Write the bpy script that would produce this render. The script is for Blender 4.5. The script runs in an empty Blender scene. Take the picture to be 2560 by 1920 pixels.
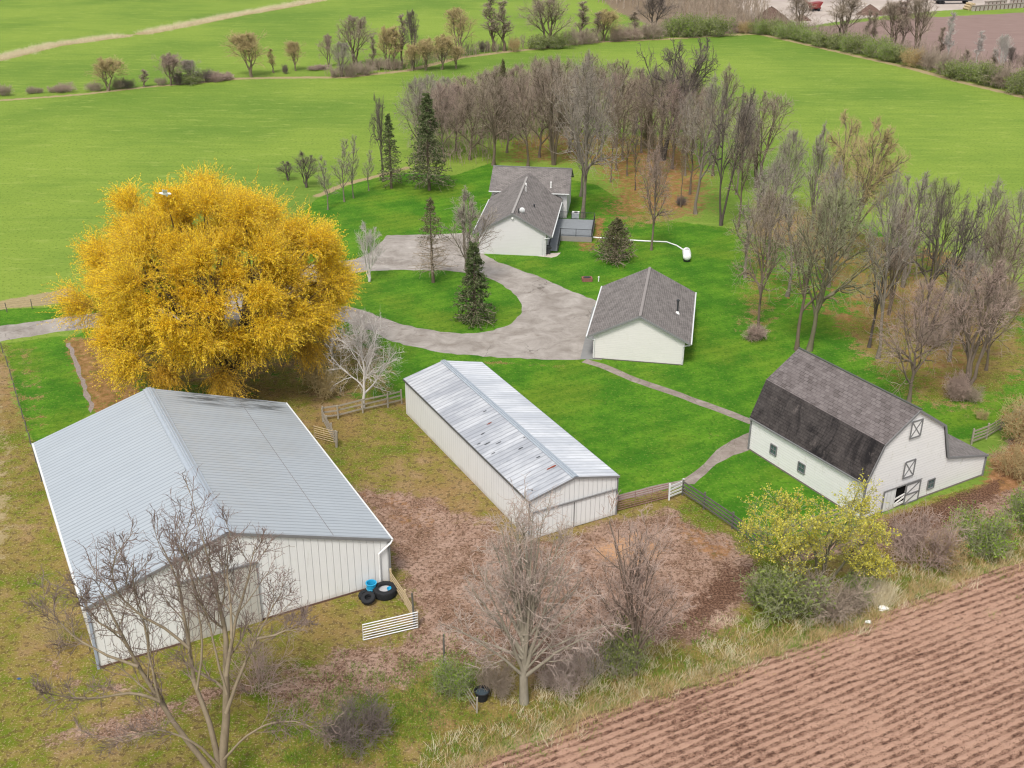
import bpy, math, random
import numpy as np
from mathutils import Vector, Matrix

S = bpy.context.scene
COL = S.collection
R_ = math.radians

# ------------------------------------------------------------------ camera
F_PX, PITCH, ROLL, CAM_H = 2807.2, 0.447573, 0.00589, 48.0
_fw = np.array([0, math.cos(PITCH), -math.sin(PITCH)])
_up0 = np.array([0, math.sin(PITCH), math.cos(PITCH)])
_rt0 = np.array([1.0, 0, 0])
_rt = math.cos(ROLL) * _rt0 + math.sin(ROLL) * _up0
_up = -math.sin(ROLL) * _rt0 + math.cos(ROLL) * _up0
CAM = np.array([0, 0, CAM_H])
cd = bpy.data.cameras.new('camera'); cam = bpy.data.objects.new('camera', cd); COL.objects.link(cam)
cd.sensor_width = 36; cd.lens = 36 * F_PX / 2560; cd.clip_start = 1; cd.clip_end = 6000
m = Matrix(((_rt[0], _up[0], -_fw[0], 0), (_rt[1], _up[1], -_fw[1], 0), (_rt[2], _up[2], -_fw[2], CAM_H), (0, 0, 0, 1)))
cam.matrix_world = m
S.camera = cam

# ------------------------------------------------------------------ world, sun, exposure
W = bpy.data.worlds.new('World'); S.world = W; W.use_nodes = True
SUN_EL, SUN_AZ = R_(58), R_(200)          # azimuth clockwise from +Y: high, behind the camera and a little left
nt = W.node_tree
sky = nt.nodes.new('ShaderNodeTexSky'); sky.sky_type = 'NISHITA'; sky.sun_disc = False
sky.sun_elevation = SUN_EL; sky.sun_rotation = SUN_AZ; sky.dust_density = 3.0; sky.air_density = 1.0; sky.ozone_density = 0.6
hs = nt.nodes.new('ShaderNodeHueSaturation'); hs.inputs['Saturation'].default_value = 0.34
bg = nt.nodes['Background']; bg.inputs['Strength'].default_value = 0.137
nt.links.new(sky.outputs[0], hs.inputs['Color']); nt.links.new(hs.outputs[0], bg.inputs['Color'])
sd = bpy.data.lights.new('sun', 'SUN'); sd.energy = 1.75; sd.angle = R_(12); sd.color = (1.0, 0.95, 0.88)
sun = bpy.data.objects.new('sun', sd); COL.objects.link(sun)
_sd = Vector((math.sin(SUN_AZ) * math.cos(SUN_EL), math.cos(SUN_AZ) * math.cos(SUN_EL), math.sin(SUN_EL)))
sun.rotation_euler = _sd.to_track_quat('Z', 'Y').to_euler(); sun.location = _sd * 200
S.view_settings.view_transform = 'Standard'; S.view_settings.look = 'None'
S.view_settings.exposure = 0.76; S.view_settings.gamma = 1.0
S.render.engine = 'CYCLES'
S.cycles.max_bounces = 5; S.cycles.diffuse_bounces = 3; S.cycles.glossy_bounces = 2
S.cycles.transparent_max_bounces = 4; S.cycles.transmission_bounces = 2
S.cycles.use_denoising = True; S.cycles.denoiser = 'OPENIMAGEDENOISE'; S.cycles.denoising_input_passes = 'RGB_ALBEDO_NORMAL'; S.cycles.denoising_prefilter = 'ACCURATE'
S.cycles.filter_width = 1.2
S.cycles.use_adaptive_sampling = True; S.cycles.adaptive_threshold = 0.006

# ------------------------------------------------------------------ geometry of the survey (photo sheet 2212 x 1659 -> ground metres)
KP = 2560 / 2212
def raydir(u, v):
    return _fw * F_PX + _rt * (u * KP - 1280) + _up * (960 - v * KP)
def G(u, v, z=0.0):
    d = raydir(u, v); return CAM + d * ((z - CAM_H) / d[2])
def AY(u, v, y):
    d = raydir(u, v); return CAM + d * (y / d[1])
def PX(P):
    d = np.array(P, float) - CAM; z = d @ _fw
    return (1280 + F_PX * (d @ _rt) / z) / KP, (960 - F_PX * (d @ _up) / z) / KP
def PPM(P):
    return F_PX / KP / float((np.array(P, float) - CAM) @ _fw)
def height_to(P, vtop):
    lo, hi = 0.0, 60.0
    for _ in range(30):
        mid = (lo + hi) / 2
        if PX((P[0], P[1], mid))[1] > vtop: lo = mid
        else: hi = mid
    return lo

# ------------------------------------------------------------------ node helpers
class NT:
    def __init__(s, name, rough=0.9, spec=0.2):
        s.m = bpy.data.materials.new(name); s.m.use_nodes = True; s.t = s.m.node_tree
        s.b = s.t.nodes['Principled BSDF']; s.b.inputs['Roughness'].default_value = rough
        s.b.inputs['Specular IOR Level'].default_value = spec
    def N(s, ty, **kw):
        n = s.t.nodes.new(ty)
        for k, v in kw.items(): setattr(n, k, v)
        return n
    def L(s, a, b): s.t.links.new(a, b)
    def put(s, sock, v):
        if hasattr(v, 'is_output') or isinstance(v, bpy.types.NodeSocket): s.L(v, sock)
        elif isinstance(v, (tuple, list)) and len(v) == 3 and sock.type == 'RGBA': sock.default_value = (*v, 1)
        else: sock.default_value = v
    def obj(s): 
        if not hasattr(s, '_tc'): s._tc = s.N('ShaderNodeTexCoord')
        return s._tc.outputs['Object']
    def uv(s):
        s.obj(); return s._tc.outputs['UV']
    def map(s, v, scale=(1, 1, 1), rot=(0, 0, 0), loc=(0, 0, 0)):
        n = s.N('ShaderNodeMapping'); s.L(v, n.inputs['Vector'])
        n.inputs['Scale'].default_value = scale; n.inputs['Rotation'].default_value = rot; n.inputs['Location'].default_value = loc
        return n.outputs[0]
    def noise(s, scale, detail=3, rough=0.55, vec=None, dist=0.0):
        n = s.N('ShaderNodeTexNoise'); n.inputs['Scale'].default_value = scale; n.inputs['Detail'].default_value = detail
        n.inputs['Roughness'].default_value = rough; n.inputs['Distortion'].default_value = dist
        s.L(vec if vec is not None else s.obj(), n.inputs['Vector']); return n.outputs['Fac']
    def voro(s, scale, vec=None, feature='F1', out='Distance'):
        n = s.N('ShaderNodeTexVoronoi'); n.feature = feature; n.inputs['Scale'].default_value = scale
        s.L(vec if vec is not None else s.obj(), n.inputs['Vector']); return n.outputs[out]
    def math(s, op, a, b=0.0, c=0.0):
        n = s.N('ShaderNodeMath', operation=op); s.put(n.inputs[0], a); s.put(n.inputs[1], b)
        if op in ('MULTIPLY_ADD', 'SMOOTH_MIN', 'COMPARE'): s.put(n.inputs[2], c)
        return n.outputs[0]
    def step(s, v, a, b, lo=0.0, hi=1.0):
        n = s.N('ShaderNodeMapRange'); n.interpolation_type = 'SMOOTHSTEP'
        s.put(n.inputs['Value'], v); n.inputs['From Min'].default_value = a; n.inputs['From Max'].default_value = b
        n.inputs['To Min'].default_value = lo; n.inputs['To Max'].default_value = hi
        return n.outputs[0]
    def mix(s, f, a, b, mode='MIX'):
        n = s.N('ShaderNodeMix', data_type='RGBA', blend_type=mode)
        s.put(n.inputs[0], f); s.put(n.inputs[6], a); s.put(n.inputs[7], b); return n.outputs[2]
    def ramp(s, f, pts):
        n = s.N('ShaderNodeValToRGB'); s.L(f, n.inputs[0]); e = n.color_ramp.elements
        while len(e) < len(pts): e.new(0.5)
        for i, (p, c) in enumerate(pts): e[i].position = p; e[i].color = (*c, 1)
        return n.outputs[0]
    def sep(s, v):
        n = s.N('ShaderNodeSeparateXYZ'); s.L(v, n.inputs[0]); return n.outputs
    def bump(s, h, strength=0.5, dist=0.1):
        n = s.N('ShaderNodeBump'); n.inputs['Strength'].default_value = strength; n.inputs['Distance'].default_value = dist
        s.L(h, n.inputs['Height']); s.L(n.outputs[0], s.b.inputs['Normal'])
    def attr(s, name):
        n = s.N('ShaderNodeAttribute'); n.attribute_name = name; return n.outputs['Fac']
    def col(s, c): s.put(s.b.inputs['Base Color'], c); return s.m

def plain(name, c, rough=0.7, spec=0.3, metal=0.0, vary=0.12, scale=3.0):
    n = NT(name, rough, spec); n.b.inputs['Metallic'].default_value = metal
    f = n.noise(scale, 3)
    return n.col(n.mix(f, tuple(x * (1 - vary) for x in c), tuple(min(1, x * (1 + vary)) for x in c)))

# ------------------------------------------------------------------ object helpers
def tag(o, label=None, cat=None, group=None, kind=None):
    if label: o['label'] = label
    if cat: o['category'] = cat
    if group: o['group'] = group
    if kind: o['kind'] = kind
    return o
def empty(name, loc=(0, 0, 0), rz=0, label=None, cat=None, group=None):
    o = bpy.data.objects.new(name, None); COL.objects.link(o); o.location = loc; o.rotation_euler.z = rz
    o.empty_display_size = 0.3
    return tag(o, label, cat, group)
def link(name, me, mats, parent=None):
    for mm in (mats if isinstance(mats, (list, tuple)) else [mats]): me.materials.append(mm)
    o = bpy.data.objects.new(name, me); COL.objects.link(o)
    if parent: o.parent = parent
    return o
def copy_tree(o, parent=None):
    c = o.copy(); COL.objects.link(c)
    if parent: c.parent = parent
    for ch in list(o.children): copy_tree(ch, c)
    return c

class MB:
    """collects faces with uv and material index"""
    def __init__(s): s.v = []; s.f = []; s.uv = []; s.mi = []
    def face(s, pts, uv=None, mi=0):
        b = len(s.v); s.v += [tuple(map(float, p)) for p in pts]; s.f.append(tuple(range(b, b + len(pts))))
        s.uv += list(uv) if uv else [(p[0], p[2]) for p in pts]; s.mi.append(mi); return s
    def box(s, c, d, rot=None, mi=0):
        """centre c, full size d, optional 3x3 rotation"""
        hx, hy, hz = d[0] / 2, d[1] / 2, d[2] / 2
        P = [(sx * hx, sy * hy, sz * hz) for sx in (-1, 1) for sy in (-1, 1) for sz in (-1, 1)]
        if rot is not None: P = [tuple(rot @ np.array(p)) for p in P]
        P = [(p[0] + c[0], p[1] + c[1], p[2] + c[2]) for p in P]
        for q in ((0, 1, 3, 2), (4, 6, 7, 5), (0, 4, 5, 1), (2, 3, 7, 6), (0, 2, 6, 4), (1, 5, 7, 3)):
            s.face([P[i] for i in q], mi=mi)
        return s
    def bar(s, a, b, w, h, mi=0, up=(0, 0, 1)):
        """rectangular bar from a to b, width w (sideways), height h (along up)"""
        a = np.array(a, float); b = np.array(b, float); d = b - a; L = np.linalg.norm(d)
        if L < 1e-6: return s
        d /= L; u = np.array(up, float)
        x = np.cross(d, u)
        if np.linalg.norm(x) < 1e-4: x = np.cross(d, (1, 0, 0))
        x /= np.linalg.norm(x); z = np.cross(x, d)
        return s.box((a + b) / 2, (w, L, h), np.array([x, d, z]).T, mi)
    def tube(s, pts, r, k=8, mi=0, cap=True):
        pts = [np.array(p, float) for p in pts]; n = len(pts)
        rr = r if isinstance(r, (list, tuple)) else [r] * n
        rings = []
        for i, p in enumerate(pts):
            d = pts[min(i + 1, n - 1)] - pts[max(i - 1, 0)]; d = d / (np.linalg.norm(d) + 1e-9)
            x = np.cross(d, (0, 0, 1))
            if np.linalg.norm(x) < 1e-3: x = np.cross(d, (0, 1, 0))
            x /= np.linalg.norm(x); y = np.cross(d, x)
            rings.append([p + rr[i] * (math.cos(a) * x + math.sin(a) * y) for a in [2 * math.pi * j / k for j in range(k)]])
        for i in range(n - 1):
            for j in range(k):
                s.face([rings[i][j], rings[i][(j + 1) % k], rings[i + 1][(j + 1) % k], rings[i + 1][j]], mi=mi)
        if cap:
            s.face(rings[0][::-1], mi=mi); s.face(rings[-1], mi=mi)
        return s
    def lathe(s, prof, c=(0, 0, 0), k=20, mi=0, axis='z'):
        def P(r, z, a):
            x, y = r * math.cos(a), r * math.sin(a)
            q = (x, y, z) if axis == 'z' else ((z, x, y) if axis == 'x' else (x, z, y))
            return (q[0] + c[0], q[1] + c[1], q[2] + c[2])
        for (r0, z0), (r1, z1) in zip(prof[:-1], prof[1:]):
            for j in range(k):
                a, b = 2 * math.pi * j / k, 2 * math.pi * (j + 1) / k
                if r0 < 1e-5: s.face([P(0, z0, 0), P(r1, z1, b), P(r1, z1, a)][::-1], mi=mi)
                elif r1 < 1e-5: s.face([P(r0, z0, a), P(r0, z0, b), P(0, z1, 0)], mi=mi)
                else: s.face([P(r0, z0, a), P(r0, z0, b), P(r1, z1, b), P(r1, z1, a)], mi=mi)
        return s
    def prism(s, poly, y0, y1, mi=0):
        """polygon in xz (counter-clockwise) extruded along y from y0 to y1"""
        a = [(x, y0, z) for x, z in poly]; b = [(x, y1, z) for x, z in poly]
        s.face(a, mi=mi); s.face(b[::-1], mi=mi); n = len(poly)
        for i in range(n):
            j = (i + 1) % n; s.face([a[j], a[i], b[i], b[j]], mi=mi)
        return s
    def build(s, name, mats, parent=None, smooth=False):
        me = bpy.data.meshes.new(name); me.from_pydata(s.v, [], s.f)
        uvl = me.uv_layers.new(name='UVMap'); uvl.data.foreach_set('uv', np.array(s.uv, np.float32).ravel())
        me.polygons.foreach_set('material_index', s.mi)
        if smooth: me.polygons.foreach_set('use_smooth', [True] * len(s.f))
        me.update(); return link(name, me, mats, parent)

def np_mesh(name, V, F4, smooth=False, mat_index=None):
    V = np.asarray(V, np.float32); F4 = np.asarray(F4, np.int32); k = F4.shape[1]
    me = bpy.data.meshes.new(name); me.vertices.add(len(V)); me.vertices.foreach_set('co', V.ravel())
    me.loops.add(F4.size); me.loops.foreach_set('vertex_index', F4.ravel())
    me.polygons.add(len(F4)); me.polygons.foreach_set('loop_start', np.arange(0, F4.size, k, dtype=np.int32))
    me.polygons.foreach_set('loop_total', np.full(len(F4), k, np.int32))
    if smooth: me.polygons.foreach_set('use_smooth', np.ones(len(F4), bool))
    if mat_index is not None: me.polygons.foreach_set('material_index', np.asarray(mat_index, np.int32))
    me.update(calc_edges=True); return me

# value noise in numpy
def vnoise(x, y, seed=0):
    xi = np.floor(x).astype(np.int64); yi = np.floor(y).astype(np.int64); fx = x - xi; fy = y - yi
    fx = fx * fx * (3 - 2 * fx); fy = fy * fy * (3 - 2 * fy)
    def h(a, b):
        n = (a * 374761393 + b * 668265263 + seed * 982451653) & 0x7fffffff
        n = ((n ^ (n >> 13)) * 1274126177) & 0x7fffffff
        return ((n ^ (n >> 16)) & 0xffff) / 65535.0
    return (h(xi, yi) * (1 - fx) + h(xi + 1, yi) * fx) * (1 - fy) + (h(xi, yi + 1) * (1 - fx) + h(xi + 1, yi + 1) * fx) * fy

# ------------------------------------------------------------------ zones of the ground
def GP(pts): return np.array([G(u, v)[:2] for u, v in pts])
def seg_dist(X, Y, pts, closed):
    D = np.full(X.shape, 1e9); n = len(pts)
    for i in range(n if closed else n - 1):
        a, b = pts[i], pts[(i + 1) % n]; ab = b - a; L2 = ab @ ab + 1e-9
        t = np.clip(((X - a[0]) * ab[0] + (Y - a[1]) * ab[1]) / L2, 0, 1)
        D = np.minimum(D, np.hypot(X - a[0] - t * ab[0], Y - a[1] - t * ab[1]))
    return D
def inside(X, Y, pts):
    c = np.zeros(X.shape, bool); n = len(pts)
    for i in range(n):
        a, b = pts[i], pts[(i + 1) % n]
        cond = ((a[1] > Y) != (b[1] > Y))
        with np.errstate(divide='ignore', invalid='ignore'):
            xi = (b[0] - a[0]) * (Y - a[1]) / (b[1] - a[1] + 1e-12) + a[0]
        c ^= cond & (X < xi)
    return c
def zone(X, Y, px, soft=2.0, k=1.0):
    P = GP(px); d = seg_dist(X, Y, P, True); ins = inside(X, Y, P)
    sd_ = np.where(ins, d, -d); return k * np.clip(0.5 + sd_ / (2 * soft), 0, 1)
def strip(X, Y, px, half=1.5, soft=1.0, k=1.0):
    return k * np.clip(0.5 + (half - seg_dist(X, Y, GP(px), False)) / (2 * soft), 0, 1)

EDGE = [(930, 1700), (1010, 1656), (1152, 1603), (1293, 1535), (1434, 1500), (1569, 1454), (1700, 1404), (1859, 1348), (1966, 1298), (2090, 1249), (2212, 1213), (2330, 1165)]

drive_out = [(-120, 716), (0, 705), (70, 695), (140, 684), (300, 665), (450, 640), (560, 600), (650, 575), (768, 560), (800, 545), (818, 528), (834, 508), (950, 506), (1012, 503), (1024, 512), (1046, 549), (1078, 567), (1150, 592), (1230, 626), (1288, 650), (1275, 712), (1262, 776), (1170, 777), (1060, 771), (960, 763), (885, 748), (850, 738), (800, 714), (760, 700), (700, 684), (610, 690), (450, 690), (300, 700), (140, 714), (0, 738), (-120, 752)]
isl = [(690, 655), (700, 612), (750, 590), (816, 584), (907, 583), (976, 585), (1030, 592), (1072, 607), (1108, 631), (1128, 654), (1127, 678), (1108, 697), (1071, 713), (1027, 720), (980, 720), (907, 710), (852, 696), (809, 679), (765, 664), (720, 660)]
def axis(lo, hi, a, b, st, grow=1.09, cap=1e9):
    v = list(np.arange(a, b, st)); s = st
    while v[-1] < hi: s = min(s * grow, cap); v.append(v[-1] + s)
    s = st; w = [a]
    while w[-1] > lo: s = min(s * grow, cap); w.append(w[-1] - s)
    return np.array(w[:0:-1] + v)
def build_ground():
    xs = axis(-2500, 2500, -80, 95, 0.7, 1.03); ys = axis(-400, 4000, 42, 200, 0.7, 1.012)
    X, Y = np.meshgrid(xs, ys); ny, nx = X.shape
    V = np.stack([X, Y, np.zeros_like(X)], -1).reshape(-1, 3)
    i = np.arange(ny - 1)[:, None] * nx + np.arange(nx - 1)[None]; i = i.ravel()
    F = np.stack([i, i + 1, i + nx + 1, i + nx], -1)
    me = np_mesh('ground', V, F)
    A = {}
    A['lawn'] = np.maximum.reduce([
        zone(X, Y, [(540, 600), (640, 470), (683, 430), (760, 398), (812, 385), (880, 372), (980, 380), (1060, 352), (1290, 400), (1400, 470), (1550, 490), (1640, 500), (1700, 470), (1790, 440), (1900, 500), (2020, 545), (2240, 660), (2400, 760), (2212, 880), (2120, 945), (2040, 950), (1900, 1100), (1800, 1150), (1655, 1200), (1475, 1055), (1333, 1080), (1160, 950), (870, 830), (880, 862), (700, 880), (600, 862), (300, 850), (200, 895), (140, 740), (300, 640)], 0.9),
        zone(X, Y, [(-60, 672), (0, 668), (110, 664), (180, 640), (400, 600), (420, 700), (0, 720), (-60, 730)], 0.7),
        zone(X, Y, [(8, 742), (142, 725), (160, 780), (197, 895), (75, 965), (52, 920), (25, 820)], 1.2),
        zone(X, Y, [(905, 1345), (915, 1362), (790, 1400), (780, 1382)], 0.7, 0.8)])
    A['weed'] = np.maximum.reduce([
        zone(X, Y, [(-200, 1000), (60, 960), (75, 965), (200, 895), (300, 850), (880, 862), (1000, 1000), (1333, 1078), (1475, 1052), (1655, 1195), (1800, 1150), (1900, 1115), (2130, 1040), (2212, 960), (2500, 800), (2600, 1050)] + [(u, v - 2) for u, v in EDGE[::-1]] + [(700, 1850), (-300, 1850)], 1.0),
        zone(X, Y, [(-120, 760), (8, 742), (25, 820), (52, 920), (75, 965), (160, 1290), (220, 1440), (520, 1330), (780, 1240), (900, 1340), (905, 1360), (720, 1400), (560, 1460), (420, 1530), (520, 1590), (900, 1520), (1000, 1560), (1040, 1640), (800, 1800), (-200, 1800)], 2.0),
        zone(X, Y, [(600, 862), (700, 882), (875, 870), (900, 930), (1030, 1050), (1155, 1175), (1000, 1100), (860, 1060), (780, 1040), (720, 1000), (650, 900)], 1.6),
        zone(X, Y, [(1450, 1062), (1480, 1065), (1580, 1130), (1640, 1190), (1600, 1200), (1500, 1130)], 1.4, 0.7),
        strip(X, Y, [(u, v - 34) for u, v in EDGE], 1.7, 1.0), zone(X, Y, [(8, 742), (90, 738), (130, 930), (75, 965), (52, 920), (25, 820)], 2.5, 0.56), zone(X, Y, [(1250, 800), (1600, 930), (1560, 1000), (1440, 900)], 3.0, .42),
        zone(X, Y, [(1560, 500), (1700, 540), (1790, 640), (1820, 760), (1960, 880), (2120, 900), (2300, 800), (2212, 660), (2000, 540), (1900, 500), (1760, 440), (1640, 400)], 6.0, 0.76),
        zone(X, Y, [(1600, 480), (1700, 520), (1720, 640), (1700, 740), (1560, 720), (1570, 560)], 5.0, 0.60),
        zone(X, Y, [(1760, 660), (1960, 700), (2000, 800), (1900, 800)], 2.0, 0.78),
        zone(X, Y, [(560, 560), (700, 560), (760, 700), (860, 760), (880, 850), (680, 900), (300, 850), (160, 740), (200, 680)], 3.0, 0.62),
        zone(X, Y, [(880, 770), (1060, 790), (1230, 800), (1230, 785), (1060, 775)], 0.8, 0.5),
        zone(X, Y, [(1060, 352), (1250, 330), (1290, 400), (1290, 500), (1420, 500), (1560, 470), (1560, 400), (1500, 300)], 5.0, 0.6)])
    A['dirt'] = np.maximum.reduce([
        zone(X, Y, [(745, 1050), (900, 1065), (1000, 1100), (1150, 1180), (1333, 1115), (1450, 1090), (1560, 1160), (1640, 1215), (1640, 1280), (1520, 1385), (1380, 1405), (1130, 1450), (960, 1440), (850, 1490), (700, 1540), (560, 1500), (640, 1450), (780, 1405), (905, 1368), (845, 1180)], 2.2),
        strip(X, Y, [(640, 1440), (500, 1490), (380, 1530), (240, 1580), (120, 1600)], 0.9, 1.6, 0.8),
        zone(X, Y, [(90, 1430), (250, 1450), (330, 1480), (260, 1530), (130, 1500)], 1.2, 0.66),
        zone(X, Y, [(1900, 1150), (2135, 1045), (2135, 980), (2212, 940), (2400, 880), (2330, 1100), (2212, 1100), (2050, 1160), (1930, 1180), (1700, 1230), (1660, 1200)], 1.2, 0.9)])
    A['litter'] = np.maximum.reduce([
        zone(X, Y, [(1580, 470), (1760, 440), (2000, 540), (2240, 680), (2212, 860), (1980, 880), (1860, 780), (1740, 720), (1600, 640)], 6.0, 0.47),
        zone(X, Y, [(700, 1010), (860, 1050), (960, 1080), (1000, 1160), (860, 1180)], 2.0, 0.45),
        zone(X, Y, [(880, 376), (1060, 350), (1070, 300), (1180, 270), (1330, 285), (1500, 285), (1570, 380), (1560, 450), (1470, 480), (1440, 470), (1330, 480), (1290, 520), (1250, 480), (1290, 410), (1240, 360), (1060, 356)], 5.0, 0.60),
        zone(X, Y, [(1440, 1100), (1560, 1150), (1640, 1200), (1560, 1230), (1450, 1180)], 1.5, 0.55),
        zone(X, Y, [(130, 730), (235, 722), (330, 860), (197, 900), (150, 790)], 0.8, 0.75),
        zone(X, Y, [(1285, 470), (1310, 470), (1300, 520), (1280, 518)], 1.0, 0.9),
        zone(X, Y, [(1240, 520), (1310, 520), (1290, 545), (1240, 545)], 1.4, 0.62),
        zone(X, Y, [(2135, 990), (2212, 940), (2400, 890), (2400, 1000), (2212, 1060), (2110, 1080)], 1.5, 0.9),
        zone(X, Y, [(1620, 720), (1640, 712), (1655, 730), (1625, 742)], 1.2, 0.75),
        zone(X, Y, [(1950, 520), (2060, 540), (2212, 600), (2300, 700), (2180, 690), (2050, 610), (1960, 560)], 3.0, 0.66)])
    A['mud'] = np.maximum.reduce([
        zone(X, Y, [(1560, 1215), (1650, 1215), (1620, 1290), (1500, 1375), (1430, 1370), (1500, 1280)], 1.6, 0.9),
        zone(X, Y, [(1900, 1120), (2130, 1042), (2180, 1020), (2160, 1075), (2000, 1160), (1915, 1165)], 0.9, 0.95),
        zone(X, Y, [(870, 880), (900, 890), (1140, 1160), (1100, 1150)], 0.7, 0.45),
        strip(X, Y, [(90, 1030), (170, 1290), (205, 1430)], 0.3, 0.7, 0.6), strip(X, Y, drive_out + drive_out[:1], 0.25, 0.35, 0.62), strip(X, Y, isl + isl[:1], 0.2, 0.3, 0.55), strip(X, Y, [(1281, 784), (1480, 795)], .2, .3, .6),
        strip(X, Y, [(215, 1440), (540, 1330), (845, 1235)], 0.1, 0.5, 0.6),
        strip(X, Y, [(1640, 70), (1786, 100), (1962, 143), (2067, 170), (2260, 215)], 1.5, 1.5, 0.7)])
    A['tan'] = np.maximum.reduce([
        strip(X, Y, [(-60, 140), (0, 127), (117, 98), (234, 82), (270, 78)], 2.4, 1.2),
        strip(X, Y, [(312, 72), (430, 49), (508, 33), (586, 20), (703, -2), (760, -14)], 2.6, 1.4),
        strip(X, Y, [(-60, 222), (0, 217), (176, 204), (305, 189), (410, 180)], 1.0, 1.2, 0.9),
        strip(X, Y, [(410, 180), (508, 170), (586, 168), (742, 167), (883, 152), (996, 124), (1094, 112), (1164, 105), (1235, 95), (1305, 90), (1446, 84), (1565, 76), (1638, 73), (1716, 90), (1786, 106), (1863, 124), (1962, 146), (2067, 175), (2230, 214)], 1.4, 1.0, 0.85),
        zone(X, Y, [(-60, 660), (0, 650), (110, 630), (160, 620), (160, 648), (100, 660), (0, 668), (-60, 676)], 1.0, 0.95),
        strip(X, Y, [(683, 424), (745, 398), (812, 381), (880, 362)], 0.8, 0.6, 0.8),
        strip(X, Y, [(u, v - 9) for u, v in EDGE], 0.75, 0.7, 0.8),
        zone(X, Y, [(-60, 780), (8, 800), (40, 900), (60, 1000), (70, 1200), (-60, 1250)], 2.5, 0.55),
        zone(X, Y, [(1880, 700), (1960, 760), (1900, 800), (1860, 760)], 2.0, 0.35)])
    A['pale'] = zone(X, Y, [(1600, 20), (1650, 60), (1742, 58), (1800, 48), (1900, 35), (2020, 24), (2110, 18), (2212, 8), (2500, -20), (2500, -70), (1500, -60)], 3.0, 1.0)
    A['sand'] = zone(X, Y, [(1262, 1185), (1300, 1160), (1370, 1150), (1430, 1168), (1440, 1200), (1390, 1222), (1300, 1218)], 1.8, 0.85)
    A['woodfloor'] = zone(X, Y, [(1290, -10), (1330, 25), (1420, 60), (1470, 78), (1640, 70), (1640, 40), (1610, 10), (1600, -60), (1250, -60)], 4.0, 1.0)
    for k_, a in A.items():
        at = me.attributes.new(k_, 'FLOAT', 'POINT'); at.data.foreach_set('value', a.astype(np.float32).ravel())
    n = NT('ground_cover', 0.95, 0.1)
    O = n.obj()
    big = n.noise(0.02, 4, 0.6); mid = n.noise(0.25, 4, 0.6); fine = n.noise(2.2, 4, 0.7); tiny = n.noise(6.5, 3, 0.75)
    rows = n.noise(0.35, 4, 0.65, n.map(O, (0.10, 1.0, 1), (0, 0, R_(14))))
    # crop field
    fld = n.mix(n.step(n.math('ADD', big, n.math('MULTIPLY', rows, 0.35)), 0.48, 0.84), (0.100, 0.172, 0.024), (0.170, 0.240, 0.036))
    fld = n.mix(n.step(rows, 0.58, 0.80, 0, 0.45), fld, (0.090, 0.160, 0.013))
    fld = n.mix(n.step(fine, 0.54, 0.62, 0, 0.50), fld, (0.055, 0.095, 0.010))
    fld = n.mix(n.step(n.noise(0.55, 5, 0.8, n.map(O, (0.35, 1, 1), (0, 0, R_(14)))), 0.53, 0.66, 0, 0.45), fld, (0.25, 0.30, 0.07))
    # mown lawn
    lw = n.mix(n.step(mid, 0.35, 0.65), (0.036, 0.122, 0.007), (0.082, 0.190, 0.012))
    lw = n.mix(n.step(n.noise(0.08, 5, 0.65), 0.46, 0.66, 0, 0.6), lw, (0.130, 0.185, 0.016))
    mow = n.math('SINE', n.math('MULTIPLY', n.sep(n.map(O, (1, 1, 1), (0, 0, R_(62))))[0], 3.6))
    lw = n.mix(n.step(mow, -0.6, 0.6, 0, 0.22), lw, (0.022, 0.100, 0.004))
    lw = n.mix(n.step(fine, 0.50, 0.62, 0, 0.55), lw, (0.026, 0.082, 0.006))
    lw = n.mix(n.step(n.noise(4.0, 4, 0.85), 0.56, 0.64, 0, 0.5), lw, (0.24, 0.26, 0.06))
    # weedy pasture
    mott = n.math('ADD', n.math('MULTIPLY', n.noise(0.55, 5, 0.75), 0.55), n.math('MULTIPLY', n.noise(0.085, 4, 0.6), 0.45))
    wd = n.ramp(mott, [(0.34, (0.060, 0.115, 0.008)), (0.44, (0.105, 0.128, 0.012)), (0.50, (0.165, 0.140, 0.030)), (0.57, (0.215, 0.145, 0.065)), (0.66, (0.28, 0.19, 0.11))])
    wd = n.mix(n.step(n.noise(0.09, 4, 0.6), 0.48, 0.62, 0, 0.55), wd, (0.205, 0.125, 0.050))
    wd = n.mix(n.step(fine, 0.51, 0.59, 0, 0.7), wd, (0.070, 0.052, 0.018))
    wd = n.mix(n.step(tiny, 0.56, 0.62, 0, 0.75), wd, (0.33, 0.26, 0.13))
    # reddish earth with leaves
    dt = n.ramp(n.noise(0.5, 6, 0.75, None, 0.5), [(0.34, (0.105, 0.060, 0.036)), (0.46, (0.190, 0.115, 0.080)), (0.60, (0.310, 0.210, 0.160))])
    dt = n.mix(n.step(n.noise(3.4, 4, 0.75), 0.50, 0.56, 0, 0.75), dt, (0.068, 0.036, 0.023))
    dt = n.mix(n.step(tiny, 0.54, 0.60, 0, 0.8), dt, (0.34, 0.235, 0.18))
    # orange-brown leaf litter
    lt = n.ramp(n.noise(1.2, 6, 0.8), [(0.32, (0.085, 0.075, 0.020)), (0.46, (0.190, 0.095, 0.035)), (0.58, (0.290, 0.150, 0.070)), (0.70, (0.36, 0.22, 0.12))])
    lt = n.mix(n.step(tiny, 0.55, 0.70, 0, 0.8), lt, (0.075, 0.038, 0.016))
    mdc = n.mix(n.step(tiny, 0.42, 0.6), (0.045, 0.022, 0.013), (0.155, 0.085, 0.055))
    tn = n.mix(fine, (0.190, 0.145, 0.065), (0.360, 0.290, 0.170))
    tn = n.mix(n.step(tiny, 0.55, 0.72, 0, 0.7), tn, (0.19, 0.17, 0.05))
    pl = n.mix(n.noise(0.06, 4), (0.20, 0.16, 0.14), (0.52, 0.46, 0.40))
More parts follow.
